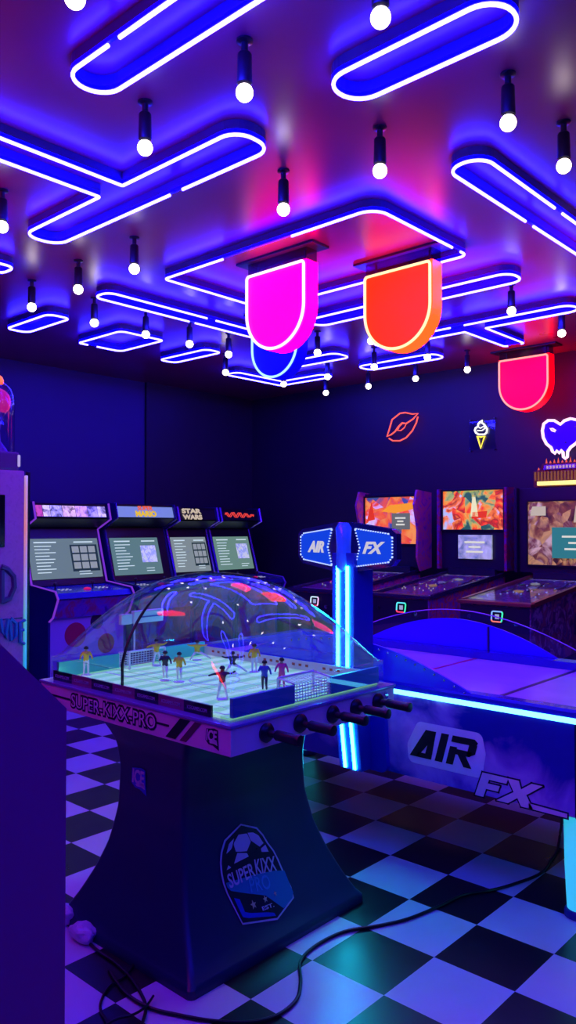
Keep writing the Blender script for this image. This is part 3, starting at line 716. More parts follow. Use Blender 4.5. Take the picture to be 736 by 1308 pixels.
pf = obj('playfield', box(bm(), AX0+P_, AX1-P_, AY0+P_, AY1-P_, .74, .772), M_play, t, False, 'pale lavender playing surface')
def pline(a, c_, w, m_, name='playfield_line'):
    A, B = onZ(*a, .7725), onZ(*c_, .7725); b = bm(); box(b, A[0]-w/2, A[0]+w/2, AY0+P_+.002, AY1-P_-.002, .7715, .7732); obj(name, b, m_, pf)
pline((600,843),(632,832),.022, mat('line_red', (.6,.02,.12), .3))
xm = onZ(660,882,.7725)[0]
b = bm(); box(b, xm-.011, xm+.011, AY0+P_+.002, AY1-P_-.002, .7715, .7732); obj('playfield_line', b, mat('line_navy', (.02,.02,.08), .3), pf)
b = bm(); c0 = onZ(590,850,.7725)
tube(b, [(c0[0]+.07*math.cos(2*PI*k/30), AY0+.22+.07*math.sin(2*PI*k/30), .7722) for k in range(30)], .004, 6, True); obj('playfield_circle', b, MC['line_red'], pf)
# arched guards over the rails near the post
GC0, GC1 = -3.12, -1.64
def arc(y0, y1, hh, inset=0., m_=None, name='rail_guard', lab=None, rv=True):
    pts = [(GC0+inset, .806)]
    for k in range(1, 30):
        f = k/30; u = 2*f-1; pts.append((GC0+inset+(GC1-GC0-2*inset)*f, .806+hh*(1-abs(u)**1.9)))
    pts.append((GC1-inset, .806))
    g = obj(name, prism(bm(), pts, 'y', y0, y1), m_, t, False, lab)
    return g
M_guard = mat('guard_blue', (.05,.01,.85), .3)
g = arc(AY0+.004, AY0+.016, .185, 0, M_guard, lab='blue arched guard on the near rail')
for k in range(9, 30):
    f = k/30; u = 2*f-1; b = bm(); lathe(b, [(0,0),(.006,0),(.004,.003),(0,.004)], (GC0+(GC1-GC0)*f, AY0+.003, .806+.185*(1-abs(u)**1.9)-.016), 8, Matrix.Rotation(PI/2,4,'X'))
    obj('rivet', b, M_chrome, g)
arc(AY1-.016, AY1-.004, .175, .1, M_guard, lab='blue arched guard on the far rail')
pts = [(GC0-.1+(GC1-GC0+.2)*k/30, .806+.225*(1-abs(2*k/30-1)**1.9)) for k in range(31)]
arc_b = prism(bm(), pts, 'y', AY1+.002, AY1+.007); obj('clear_guard', arc_b, M_glass2, t, False, 'clear arched guard behind the far blue one')
obj('guard_edge', tube(bm(), [(a, AY1+.0045, c) for a, c in pts], .0035, 6), mat('acrylic_edge', (.5,.45,.7), .2), t, True)
obj('guard_post', box(bm(), onY(626,810,AY1)[0]-.004, onY(626,810,AY1)[0]+.004, AY1-.024, AY1-.016, .80, .95), M_metal, t)
# legs with cyan light
M_legl = mat('lit_leg', (.3,.75,.8), .4, emit=(.03,.55,.7), es=.4)
for x_ in (-3.47, -1.235):
    for y_ in (3.055, 4.015):
        lg = obj('leg', lathe(bm(), [(0,.41),(.058,.41),(.055,.2),(.048,.05),(.046,.02),(0,.02)], (x_, y_, 0), 24), M_legl, t, True, 'cyan lit round leg')
        obj('foot', lathe(bm(), [(0,.03),(.05,.03),(.058,.02),(.058,0),(0,0)], (x_, y_, 0), 24), mat('foot_blue', (.02,.03,.25), .4), lg, True)
# lettering on the side
cy = AY0-.0005
def side(a, c_): A = onY(*a, AY0); B = onY(*c_, AY0); return A, B
def blockletters(b, segs, ctr, w, h, sh, right=FR, depth=.0015):
    for poly in segs:
        flat(b, [(((x-.5)*w+(y-.5)*h*sh), (y-.5)*h) for x, y in poly], ctr, right, UP, depth)
AIR = [[(0,0),(.13,0),(.25,.5),(.25,1),(.16,1)],[(.245,1),(.33,1),(.36,0),(.245,0)],[(.12,.17),(.11,0),(.25,0),(.25,.17)],
       [(.42,0),(.54,0),(.54,1),(.42,1)],
       [(.60,0),(.71,0),(.71,.62),(.60,.62)],[(.60,.78),(.60,1),(.94,1),(1,.9),(.99,.78)],[(.88,.8),(1,.8),(1,.5),(.93,.4),(.88,.44)],[(.71,.56),(.96,.56),(.93,.38),(.71,.38)],[(.74,.4),(.86,.4),(1,0),(.88,0)]]
FX = [[(0,0),(.15,0),(.15,.36),(.36,.36),(.36,.60),(.15,.60),(.15,.76),(.45,.76),(.45,1),(0,1)],
      [(.44,1),(.63,1),(.71,.68),(.84,1),(1.02,1),(.82,.5),(1.0,0),(.80,0),(.70,.30),(.58,0),(.38,0),(.61,.5)]]
A, B = side((524,950),(612,967)); ca = Vector(((A[0]+B[0])/2, cy, (A[2]+B[2])/2+.01)); wA = (B[0]-A[0])*.9; hA = .125
b = bm(); flat(b, [(x*1, z) for x, z in round_poly([(-wA*.58,-hA*.75),(wA*.6,-hA*.75),(wA*.66,hA*.1),(wA*.6,hA*.75),(-wA*.42,hA*.75),(-wA*.6,-hA*.1)], .03)], ca, FR, UP, .0008)
hl = obj('side_lettering_halo', b, mat('halo_lavender', (.95,.85,.95), .4), t)
b = bm(); blockletters(b, AIR, ca+Vector((0,-.0012,0)), wA, hA, .28); obj('side_lettering', b, M_ink, hl, False, 'black AIR lettering')
A, B = side((612,1003),(725,1030)); wF = (B[0]-A[0]); cf = Vector((A[0]+wF*.34, cy, onY(650,1010,AY0)[2]))
for grow, m_, dy in ((.012, M_navy, 0), (0, mat('fx_pink', (1,.7,.8), .35), .0012)):
    b = bm(); w2 = wF*.68; h2 = .10
    for poly in FX:
        P4 = [(((x-.5)*w2+(y-.5)*h2*.35), (y-.5)*h2) for x, y in poly]
        if not grow: flat(b, P4, cf+Vector((0,-dy,0)), FR, UP, .0012)
        else:
            for (xa_, za_), (xb_, zb_) in zip(P4, P4[1:]+P4[:1]):
                L_ = math.hypot(xb_-xa_, zb_-za_); ex, ez = (xb_-xa_)/L_, (zb_-za_)/L_; g_ = .006
                flat(b, [(xa_-ex*g_+ez*g_, za_-ez*g_-ex*g_), (xb_+ex*g_+ez*g_, zb_+ez*g_-ex*g_), (xb_+ex*g_-ez*g_, zb_+ez*g_+ex*g_), (xa_-ex*g_-ez*g_, za_-ez*g_+ex*g_)], cf, FR, UP, .001)
    g2 = grow*.5
    flat(b, [(w2*.36,-h2/2-g2),(wF*.66+g2,-h2/2-g2),(wF*.66+g2,-h2/2+.016+g2),(w2*.36,-h2/2+.02+g2)], cf+Vector((0,-dy,0)), FR, UP, .0012)
    if grow: p_ = obj('side_lettering', b, m_, t)
    else: obj('lettering_fill', b, m_, p_, False, 'pinkish FX lettering')
# overhead post on the near side
CX0, CX1 = -2.285, -2.16
post = obj('overhead_post', prism(bm(), [(2.82,1.40),(2.82,.80),(2.875,.405),(2.965,.405),(2.965,1.40)], 'x', CX0, CX1), mat('post_blue', (.02,.03,.4), .3), t, False, 'deep blue post beside the table')
for fx in (.28, .72):
    xx = CX0+(CX1-CX0)*fx; b = bm()
    prism(b, [(2.812,1.34),(2.812,.80),(2.867,.41),(2.874,.41),(2.82,.80),(2.82,1.34)], 'x', xx-.0065, xx+.0065)
    sp = obj('cyan_light_strip', b, M_cyan, post, False, 'vertical cyan LED strip')
obj('post_plate', prism(bm(), round_poly([(-2.285,.40),(-2.07,.40),(-2.09,.79),(-2.285,.79)], .03), 'y', 2.945, 2.972), M_hb, t, False, 'blue plate joining the post to the table')
# head sign: two wings
hz = 1.425; hc = Vector(((CX0+CX1)/2-.01, 2.86, hz))
b = bm(); lathe(b, [(0,.115),(.03,.112),(.045,.09),(.04,0),(.045,-.09),(.03,-.112),(0,-.115)], hc+Vector((0,-.01,0)), 20); obj('head_hub', b, mat('head_blue', (.03,.10,.7), .25, emit=(.01,.04,.5), es=.25, coat=.5), post, True, 'blue hub between the wings')
for s, word in ((-1,'AIR'),(1,'FX')):
    ang = s*.16; rgt = Vector((math.cos(ang), math.sin(ang)*1., 0))
    o3 = hc+rgt*(s*(.172 if s < 0 else .142)); sk_ = 1.2 if s < 0 else .98
    shp = [(-s*.125,-.105),(-s*.125,.105),(s*.10,.075),(s*.125,.055),(s*.125,-.045),(s*.10,-.072)]
    shp = [(x*sk_, z*1.12) for x, z in shp]
    if s > 0: shp = shp[::-1]
    b = bm(); flat(b, round_poly(shp, .014), o3, rgt, UP, .05, -.025); w_ = obj('head_wing', b, mat('wing_navy', (.008,.015,.10), .2, coat=.6), post, False, 'dark blue wing of the head sign')
    shp2 = [(-s*.085,-.075),(-s*.060,.0),(-s*.085,.075),(s*.085,.055),(s*.105,.04),(s*.105,-.035),(s*.085,-.055)]
    shp2 = [(x*sk_, z*1.15) for x, z in shp2]
    if s > 0: shp2 = shp2[::-1]
    b = bm(); flat(b, shp2, o3, rgt, UP, .002, .0255); f_ = obj('lit_face', b, lit('wing_face',(.006,.07,.85),.75), w_, False, 'glowing blue face')
    b = bm(); loop = []
    q2 = round_poly(shp2, .005); q2 = [(x, z) for x, z in densify(q2, True, .012)]
    for x, z in q2[::1]:
        p = o3+rgt*x+Vector((0,0,z))+rgt.cross(Vector(UP))*.0285
        box(b, p.x-.0028, p.x+.0028, p.y-.0028, p.y+.0028, p.z-.0028, p.z+.0028)
    o_ = obj('led_border', b, lit('led_violet',(.32,.42,1),1.8), f_, False, 'row of small violet LEDs')
    c3 = o3+rgt*(s*.012)+rgt.cross(Vector(UP))*.0285
    obj('wing_lettering', textbm(word, c3, rgt, UP, .118 if s < 0 else .112, .055, .003, shear=.35, off=.04), lit('wing_text',(.75,.72,.78),.75), f_, False, 'silvery '+word+' lettering')
# ---------------------------------------------------------------- video cabinets along the left wall
def bars(b, X, y0, z0, rows, wmin, wmax, dz, hgt=.006, slope=None):
    for k in range(rows):
        w = R.uniform(wmin, wmax); z = z0-k*dz
        xx = slope(z)
        box(b, xx-.001, xx+.0015, y0, y0+w, z-hgt/2, z+hgt/2)
def cabinet(label, y0, y1, style):
    yc = (y0+y1)/2; xb = -7.0+.04
    t = thing('arcade_cabinet', label, 'arcade machine', (-6.5, yc, 0), 'video cabinets along the left wall')
    zt = style.get('zt', 1.75); th = .022; zm = zt-.15
    prof = [(xb,.0),(xb,zt),(-6.40,zt),(-6.36,zm),(-6.50,zm-.06),(-6.58,1.50),(-6.42,1.0),(-6.02,.96),(-5.98,.90),(-6.06,.74),(-6.12,.70),(-6.12,.0)]
    Ms = style['side']
    for yy in (y0, y1-th):
        obj('side_panel', prism(bm(), prof, 'y', yy, yy+th), Ms, t)
        # moulding
        b = bm(); tube(b, [(x+.002, yy+th/2, z) for x, z in prof[2:11]], .011, 6)
        obj('edge_moulding', b, style['mould'], t, True, 'bright edge moulding')
    a, c = y0+th, y1-th
    obj('back_panel', box(bm(), xb, xb+.02, a, c, 0, zt), M_black, t)
    obj('top_panel', box(bm(), xb, -6.42, a, c, zt-.03, zt-.008), M_black, t)
    # marquee
    b = bm(); prism(b, [(-6.44,zt-.02),(-6.425,zt-.02),(-6.39,zm+.012),(-6.405,zm+.012)], 'y', a, c); mq = obj('marquee', b, style['marq'], t, False, style.get('marq_lab'))
    style['mfun'](mq, a, c, zt, zm)
    obj('speaker_shelf', prism(bm(), [(-6.42,zm),(-6.38,zm),(-6.54,zm-.08),(-6.60,zm-.08)], 'y', a, c), M_navy, t)
    # screen, leaning back
    zb_, ztp = 1.045, 1.415
    sx = lambda z: -6.435-(z-zb_)*.30
    b = bm(); prism(b, [(sx(zb_-.04)-.03,zb_-.06),(sx(zb_-.04)-.004,zb_-.06),(sx(ztp+.09)-.004,ztp+.1),(sx(ztp+.09)-.03,ztp+.1)], 'y', a, c); obj('screen_bezel', b, M_black, t)
    m0, m1 = style.get('scr', (.02,.02)); sa, sc = a+m0, c-m1
    b = bm(); prism(b, [(sx(zb_)-.004,zb_),(sx(zb_),zb_),(sx(ztp),ztp),(sx(ztp)-.004,ztp)], 'y', sa, sc); s_ = obj('screen', b, style['glow'], t, False, 'glowing menu screen')
    W = sc-sa; b = bm(); bars(b, 0, sa+.08*W, ztp-.07, 9, .18*W, .34*W, .030, .008, lambda z: sx(z)+.0015)
    bars(b, 0, sa+.08*W, ztp-.035, 1, .3*W, .32*W, .030, .012, lambda z: sx(z)+.0015)
    bars(b, 0, sa+.64*W, ztp-.035, 1, .28*W, .3*W, .030, .012, lambda z: sx(z)+.0015)
    bars(b, 0, sa+.66*W, zb_+.06, 2, .16*W, .22*W, .025, .007, lambda z: sx(z)+.0015)
    obj('menu_lines', b, lit('menu_text',(.75,.95,1),.75), s_)
    b = bm()
    if style['grid']:
        for i in range(3):
            for j in range(3):
                z = ztp-.075-.075*i; y = sa+W*(.60+.12*j)
                prism(b, [(sx(z),z),(sx(z)+.003,z),(sx(z-.06)+.003,z-.06),(sx(z-.06),z-.06)], 'y', y, y+W*.1)
        obj('game_tiles', b, lit('tile_grey',(.35,.40,.42),.75), s_)
        b = bm(); z = ztp-.06; y = sa+W*.575
        prism(b, [(sx(z)+.0003,z),(sx(z)+.001,z),(sx(z-.25)+.001,z-.25),(sx(z-.25)+.0003,z-.25)], 'y', y, y+W*.4); obj('menu_panel', b, lit('panel_dark',(.02,.05,.06),.6), s_)
    else:
        z = ztp-.08; y = sa+W*.6
        prism(b, [(sx(z),z),(sx(z)+.003,z),(sx(z-.17)+.003,z-.17),(sx(z-.17),z-.17)], 'y', y, y+W*.32)
        obj('game_picture', b, art('thumb_art', [(.5,.7,.3),(.7,.75,.6),(.25,.4,.5),(.8,.6,.4)], 22, .7, .4, 1.), s_)
    # control panel
    cp = obj('control_panel', prism(bm(), [(-6.42,.98),(-6.04,.945),(-6.0,.90),(-6.05,.88),(-6.40,.90)], 'y', a, c), style['cp'], t, False, 'control panel')
    b = bm()
    for j in range(2):
        yj = a+(c-a)*(.12+.5*j)
        lathe(b, [(0,0),(.006,0),(.006,.05),(0,.05)], (-6.2, yj, .955), 10); lathe(b, [(0,0),(.013,.004),(.017,.017),(.013,.03),(0,.034)], (-6.2, yj, 1.0), 12)
    obj('joystick', b, M_black, cp)
    for j in range(2):
        for k in range(6):
            yj = a+(c-a)*(.20+.5*j+.055*(k % 3)); b = bm(); lathe(b, [(0,.004),(.012,.004),(.013,0),(0,0)], (-6.24+.05*(k//3), yj, .962-.0045*(k//3)), 12)
            obj('button', b, lit('button_white',(.7,.7,.9),.5), cp)
    obj('trackball', lathe(bm(), [(0,.02),(.028,.014),(.036,0),(0,0)], (-6.17, a+(c-a)*.52, .957), 16), lit('ball_red',(1,.01,.2),.6), cp, True, 'glowing red trackball')
    # front below: upper apron and art panel
    obj('front_apron', prism(bm(), [(-6.07,.885),(-6.03,.885),(-6.10,.72),(-6.14,.72)], 'y', a, c), style['apron'], t, False, 'printed apron below the controls')
    f_ = obj('front_panel', box(bm(), -6.16, -6.13, a, c, .02, .72), style['front'], t, False, 'printed lower front panel')
    if 'rings' in style:
        for (yy, zz, r, m_) in style['rings']:
            obj('printed_disc', lathe(bm(), [(0,.001),(r,.001),(r,0),(0,0)], (-6.129, a+(c-a)*yy, zz), 30, Matrix.Rotation(PI/2,4,'Y')), m_, f_)
    obj('kick_plate', box(bm(), -6.15, -6.12, a, c, .0, .09), M_black, t)
    return t
M_mould = mat('mould_violet', (.35,.2,.9), .15, .6); M_mould2 = mat('mould_dark', (.05,.03,.25), .2, .6)
def mq_strip(mq, a, c, zt, zm):
    cols = [(.4,.05,.12),(.55,.5,.35),(.4,.38,.45),(.65,.45,.3),(.6,.35,.5),(.35,.3,.6),(.55,.5,.5)]
    ed = [.02,.11,.21,.37,.55,.72,.86,.98]
    for k in range(7):
        ya, yb = a+(c-a)*ed[k], a+(c-a)*ed[k+1]; b = bm()
        prism(b, [(-6.424,zt-.025),(-6.421,zt-.025),(-6.387,zm+.02),(-6.39,zm+.02)], 'y', ya+.003, yb-.003)
        obj('marquee_picture', b, art('marq_pic%d' % k, [tuple(v*.25 for v in cols[k]), cols[k], tuple(min(1,v*1.6) for v in cols[k])], 16, .75, .4, 1.5, vor=18), mq)
def on_marquee(a, c, zt, zm, f, word, w, h, m_, mq, z_, off=.03, name='marquee_lettering'):
    up = Vector((-.035,0,.118)).normalized(); x = -6.405-(z_-(zt+zm)/2)*.3+.0015
    obj(name, textbm(word, (x+.002, a+(c-a)*f, z_), (0,1,0), up, w, h, .004, off=off), m_, mq, False, word+' lettering')
def mq_blue(mq, a, c, zt, zm):
    z = (zt+zm)/2
    on_marquee(a, c, zt, zm, .5, 'SUPER', .19, .045, lit('title_red',(.9,.12,.03),.9), mq, z+.030, .03)
    on_marquee(a, c, zt, zm, .5, 'MARIO', .26, .062, lit('title_yellow',(.85,.55,.03),.9), mq, z-.027, .05)
def mq_sw(mq, a, c, zt, zm):
    z = (zt+zm)/2; m_ = lit('title_cream',(.75,.62,.42),.75)
    on_marquee(a, c, zt, zm, .36, 'STAR', .27, .055, m_, mq, z+.030, .05); on_marquee(a, c, zt, zm, .36, 'WARS', .27, .055, m_, mq, z-.034, .05)
def mq_red(mq, a, c, zt, zm):
    z = (zt+zm)/2; b = bm(); W = c-a
    for ph, r in ((0,.006),(1.6,.005)):
        tube(b, [(-6.402, a+W*(.12+.76*k/50), z+.028*math.sin(k*.55+ph)*math.exp(-((k-20)/30)**2)-.01*k/50) for k in range(51)], r, 6)
    obj('marquee_scribble', b, lit('scribble_red',(.9,.06,.05),.9), mq, True, 'red glowing scribble')
glA = lit('screen_teal',(.13,.19,.21),1.)
glB = lit('screen_teal2',(.10,.19,.20),1.)
cabinet('video cabinet farthest left, with a strip of pictures as its marquee', 3.64, 4.46, dict(side=M_cabside, mould=lit('mould_lit',(.25,.04,.75),.7), marq=M_black, mfun=mq_strip, glow=glA, grid=True,
    cp=mat('cp_blue', (.02,.02,.35), .25), apron=art('apron_art', [(.01,.01,.15),(.15,.05,.5),(.35,.03,.12),(.02,.05,.5)], 5, 0, .3, 2.), front=mat('front_lilac', (.38,.30,.62), .35),
    rings=[(.33,.56,.11,mat('disc_red', (.45,.02,.08), .4)),(.62,.66,.07,mat('disc_dark', (.03,.01,.06), .4)),(.75,.45,.09,mat('disc_red', (.45,.02,.08), .4))], scr=(.01,.02)))
cabinet('video cabinet second from the left, under a pale blue SUPER MARIO marquee', 4.52, 5.28, dict(side=M_cabside, mould=M_mould2, zt=1.76, marq=lit('marq_sky',(.22,.30,.75),.8), marq_lab='glowing sky blue marquee', mfun=mq_blue, glow=glB, grid=False,
    cp=mat('cp_dark', (.02,.01,.15), .25), apron=MC['apron_art'], front=art('front2', [(.02,.01,.2),(.2,.03,.1),(.05,.05,.5)], 5), scr=(.02,.10)))
cabinet('video cabinet third from the left, with cream STAR WARS lettering on black', 5.30, 5.88, dict(side=M_cabside, mould=M_mould, zt=1.74, marq=M_black, mfun=mq_sw, glow=lit('screen_grey',(.20,.25,.26),1.), grid=True,
    cp=MC['cp_dark'], apron=MC['apron_art'], front=MC['front2'], scr=(.01,.03)))
cabinet('video cabinet fourth from the left, with a red scribble on its marquee', 5.91, 6.55, dict(side=M_cabside, mould=M_mould, zt=1.74, marq=M_black, mfun=mq_red, glow=lit('screen_green',(.13,.24,.20),1.), grid=False,
    cp=MC['cp_dark'], apron=MC['apron_art'], front=MC['front2'], scr=(.01,.03)))
# ---------------------------------------------------------------- pinball machines along the back wall
def pinball(label, xc, yf, st):
    """xc: middle, yf: front of the cabinet; faces the room's front."""
    t = thing('pinball_machine', label, 'pinball machine', (xc, yf+.6, 0), 'pinball machines along the back wall')
    w = .28; zl = .975; zbk = 1.10; yb = yf+1.28
    for (yy, lab) in ((yf+.07, None), (yb-.1, None)):
        for s in (-1, 1):
            b = bm(); prism(b, [(xc+s*w-.02,.0),(xc+s*w+.02,.0),(xc+s*w+.015,.62),(xc+s*w-.015,.62)], 'y', yy-.02, yy+.02)
            lg = obj('leg', b, M_metal, t); obj('leg_foot', lathe(bm(), [(0,.02),(.028,.015),(.03,0),(0,0)], (xc+s*w, yy, 0), 14), M_black, lg)
    body = obj('cabinet_body', prism(bm(), [(yf,.50),(yf,zl-.02),(yb,zbk-.01),(yb,.58)], 'x', xc-w, xc+w), st['side'], t, False, 'printed cabinet body')
    obj('front_panel', box(bm(), xc-w+.01, xc+w-.01, yf-.006, yf, .52, zl-.03), st['front'], t, False, 'dark front panel')
    obj('lockbar', box(bm(), xc-w-.012, xc+w+.012, yf-.02, yf+.06, zl-.02, zl+.005, .006), st['rail'], t)
    for s in (-1, 1):
        obj('side_rail', prism(bm(), [(yf+.04,zl-.02),(yf+.04,zl+.012),(yb-.02,zbk+.012),(yb-.02,zbk-.02)], 'x', xc+s*w-.014, xc+s*w+.014), st['rail'], t)
    # playfield under glass
    zf = lambda y: zl-.005+(y-yf)*(zbk-zl)/1.28
    obj('playfield_glass', prism(bm(), [(yf+.06,zf(yf+.06)+.006),(yf+.06,zf(yf+.06)+.010),(yb-.02,zf(yb-.02)+.010),(yb-.02,zf(yb-.02)+.006)], 'x', xc-w+.016, xc+w-.016), M_glass2, t)
    pfl = obj('playfield', prism(bm(), [(yf+.1,zl-.022+.0),(yf+.1,zl-.018),(yb-.03,zbk-.032+.02),(yb-.03,zbk-.036+.02)], 'x', xc-w+.014, xc+w-.014), st['play'], t, False, 'printed lit playfield')
    ap = st.get('apron')
    b = bm(); prism(b, [(xc-w+.02,yf+.07),(xc+w-.02,yf+.07),(xc+w*.5,yf+.2),(xc,yf+.13),(xc-w*.5,yf+.2)], 'z', zl-.008, zl-.004); obj('apron', b, st['apron'], t)
    # toys, posts and ramps above the playfield
    for k in range(3):
        xx, yy = xc+R.uniform(-.16,.16), yf+.55+.18*k; z = zf(yy)-.02
        o = obj('bumper', lathe(bm(), [(0,.0),(.035,.0),(.03,.02),(.042,.028),(.02,.034),(0,.036)], (xx, yy, z-.01), 14), lit('bump%d' % (k), [(.9,.5,.3),(.35,.3,.9),(.7,.7,.8)][k], .45), t, True)
    b = bm()
    for k in range(3):
        y0_ = yf+.45+.1*k; x_ = xc+(-.18+.17*k)
        tube(b, [(x_+.02*math.sin(j), y0_+.07*j, zf(y0_+.07*j)-.004) for j in range(7)], .006, 6)
    obj('wire_ramp', b, M_chrome, t, True)
    b = bm()
    for k in range(26):
        xx, yy = xc+R.uniform(-.24,.24), yf+R.uniform(.3,1.15); z = zf(yy)-.016
        lathe(b, [(0,0),(.007,0),(.006,.012),(0,.014)], (xx, yy, z), 8)
    obj('insert_light', b, st['ins'], t)
    # coin-reader light on the front
    px = xc+.03
    o = obj('card_reader', box(bm(), px-.05, px+.05, yf-.016, yf-.004, .83, .92, .01), M_black, t, False, 'black reader with a lit frame')
    P = round_poly([(px-.045,.838),(px+.035,.838),(px+.045,.912),(px-.04,.912)], .014); n = len(P)
    for k, m_ in enumerate(st['rgb']):
        s0 = int(n*k/len(st['rgb'])); s1 = int(n*(k+1)/len(st['rgb']))
        obj('reader_light', tube(bm(), [(P[i % n][0], yf-.018, P[i % n][1]) for i in range(s0, s1+1)], .0055, 6), m_, o, True)
    obj('reader_mark', box(bm(), px-.016, px+.016, yf-.020, yf-.016, .858, .892), lit('reader_white',(.4,.45,.7),.8), o)
    obj('start_button', lathe(bm(), [(0,.01),(.014,.008),(.016,0),(0,0)], (xc-.2, yf-.004, .86), 14, Matrix.Rotation(PI/2,4,'X')), lit('start_y',(1,.6,.05),1.) if st.get('start') else M_metal, t, True)
    obj('plunger', lathe(bm(), [(0,.07),(.016,.066),(.012,.055),(.006,.05),(.006,0),(0,0)], (xc+.2, yf-.004, .84), 12, Matrix.Rotation(PI/2,4,'X')), M_chrome, t, True)
    # backbox
    bw = st.get('bw', .345); z0, z1 = 1.13, st.get('z1', 1.88); y0, y1 = st.get('y0', yb-.10), 6.62
    if 'curve' in st:
        pr = [(y1,z0),(y1,z1),(y0-.06,z1+.02),(y0-.11,z1-.12),(y0-.05,z1-.36),(y0-.06,z0+.1),(y0,z0-.03)]
    else: pr = [(y1,z0),(y1,z1),(y0-.02,z1),(y0-.02,z0)]
    for s in (-1, 1):
        obj('backbox_side', prism(bm(), pr, 'x', xc+s*bw-.012, xc+s*bw+.012), st['bside'], t, False, 'printed side of the backbox')
    obj('backbox', box(bm(), xc-bw+.012, xc+bw-.012, y0+.03, y1, z0, z1, .004), M_navy, t)
    obj('backbox_neck', box(bm(), xc-.24, xc+.24, yb-.12, 6.5, 1.02, z0+.01), M_navy, t)
    g0, g1, gz0, gz1 = st['glass']
    bg = obj('backglass', box(bm(), xc+g0, xc+g1, y0+.018, y0+.03, gz0, gz1), st['bg'], t, False, 'glowing backglass artwork')
    b = bm()
    for (xa, xb, za, zb2) in ((xc+g0-.015, xc+g1+.015, gz1, gz1+.015), (xc+g0-.015, xc+g1+.015, gz0-.015, gz0), (xc+g0-.015, xc+g0, gz0, gz1), (xc+g1, xc+g1+.015, gz0, gz1)): box(b, xa, xb, y0+.005, y0+.03, za, zb2)
    obj('backglass_frame', b, M_black, t)
    for a in st.get('shapes', []):
        b = bm(); flat(b, [(x, z) for x, z in a[0]], (xc, y0+.017, 0), FR, UP, .002); obj('backglass_figure', b, a[1], bg)
    d0, d1, dz0, dz1 = st['dsp']
    ds = obj('display', box(bm(), xc+d0, xc+d1, y0-.002, y0+.02, dz0, dz1, .003), st['dm'], t, False, 'small display screen')
    b = bm()
    for k in range(3):
        ww = (.6, .35, .5)[k]*(d1-d0); zz = dz1-(dz1-dz0)*(.3+.2*k); box(b, xc+(d0+d1-ww)/2, xc+(d0+d1+ww)/2, y0-.005, y0-.002, zz-.008, zz+.008)
    obj('display_lines', b, lit('display_text',(.85,.85,.7),.8), ds)
    return t
rgbA = [lit('led_r',(1,.05,.15),1.2), lit('led_p',(.9,.5,.9),1.2), lit('led_w',(.6,.8,1),1.2)]
rgbB = [lit('led_r',(1,.05,.15),1.2), lit('led_g',(.05,.9,.45),1.2), lit('led_c',(.1,.8,.9),1.2)]
rgbC = [lit('led_o',(1,.2,.12),1.2), lit('led_g',(.05,.9,.45),1.2), lit('led_b',(.2,.4,1),1.2)]
M_pr = mat('rail_dark', (.05,.03,.12), .25, .5)
side1 = art('side_purple', [(.05,.02,.2),(.25,.06,.5),(.6,.05,.2),(.05,.03,.3),(.4,.2,.7)], 7, 0, .3, 3.)
side2 = art('side_red', [(.03,.01,.12),(.55,.04,.05),(.10,.03,.4),(.7,.12,.04),(.08,.02,.15)], 6, 0, .3, 3.)
side3 = art('side_rust', [(.02,.01,.08),(.3,.12,.15),(.03,.03,.18),(.4,.3,.45),(.05,.02,.1)], 7, 0, .3, 1.5, vor=14)
play1 = art('play1', [(.02,.02,.12),(.12,.08,.25),(.35,.3,.4),(.05,.03,.2)], 12, .7, .3, 1., vor=25)
play2 = art('play2', [(.01,.01,.06),(.10,.05,.2),(.4,.35,.4),(.06,.03,.16),(.3,.04,.04)], 11, .6, .3, 1.5, vor=25)
play3 = art('play3', [(.02,.01,.05),(.10,.08,.2),(.35,.32,.4),(.03,.05,.35),(.3,.15,.06)], 10, .6, .3, 1.5, vor=22)
bg1 = art('backglass_one', [(.05,.08,.2),(.85,.10,.02),(.9,.35,.05),(.8,.05,.02),(.65,.7,.75)], 3.2, .8, .4, 1.2, vor=7)
bg2 = art('backglass_two', [(.02,.10,.05),(.30,.45,.08),(.85,.30,.02),(.8,.05,.01),(.35,.02,.01),(.85,.22,.02),(.4,.55,.5)], 3.2, .9, .4, 2., vor=9)
bg3 = art('backglass_three', [(.03,.01,.01),(.16,.05,.02),(.45,.28,.07),(.12,.03,.03),(.5,.38,.22)], 4, .8, .4, 1., vor=12)
gl = lit('bg_green',(.55,.85,.25),.9); cr = lit('bg_cream',(.9,.85,.5),.9); oy = lit('bg_orange',(1,.35,.03),.9)
M_pf = mat('pin_front', (.01,.008,.03), .35)
pinball('pinball machine behind the head sign, with orange backglass and curved purple side', -4.47, 5.25, dict(side=side1, front=M_pf, rail=M_pr, play=play1, apron=M_white, ins=lit('ins1',(.6,.7,.8),.6), bside=art('bside1', [(.1,.02,.25),(.35,.05,.3),(.5,.12,.15),(.15,.05,.4)], 7), curve=1,
    z1=1.86, glass=(-.32,.325,1.36,1.82), bg=bg1, dsp=(.02,.22,1.50,1.66), dm=lit('dsp_grey',(.16,.17,.18),.8), rgb=rgbA, start=1,
    shapes=[([(-.12,1.68),(-.02,1.74),(.24,1.76),(.26,1.70),(.05,1.66)], oy), ([(-.3,1.58),(-.24,1.78),(-.2,1.6)], lit('bg_red',(.8,.04,.02),.9))]))
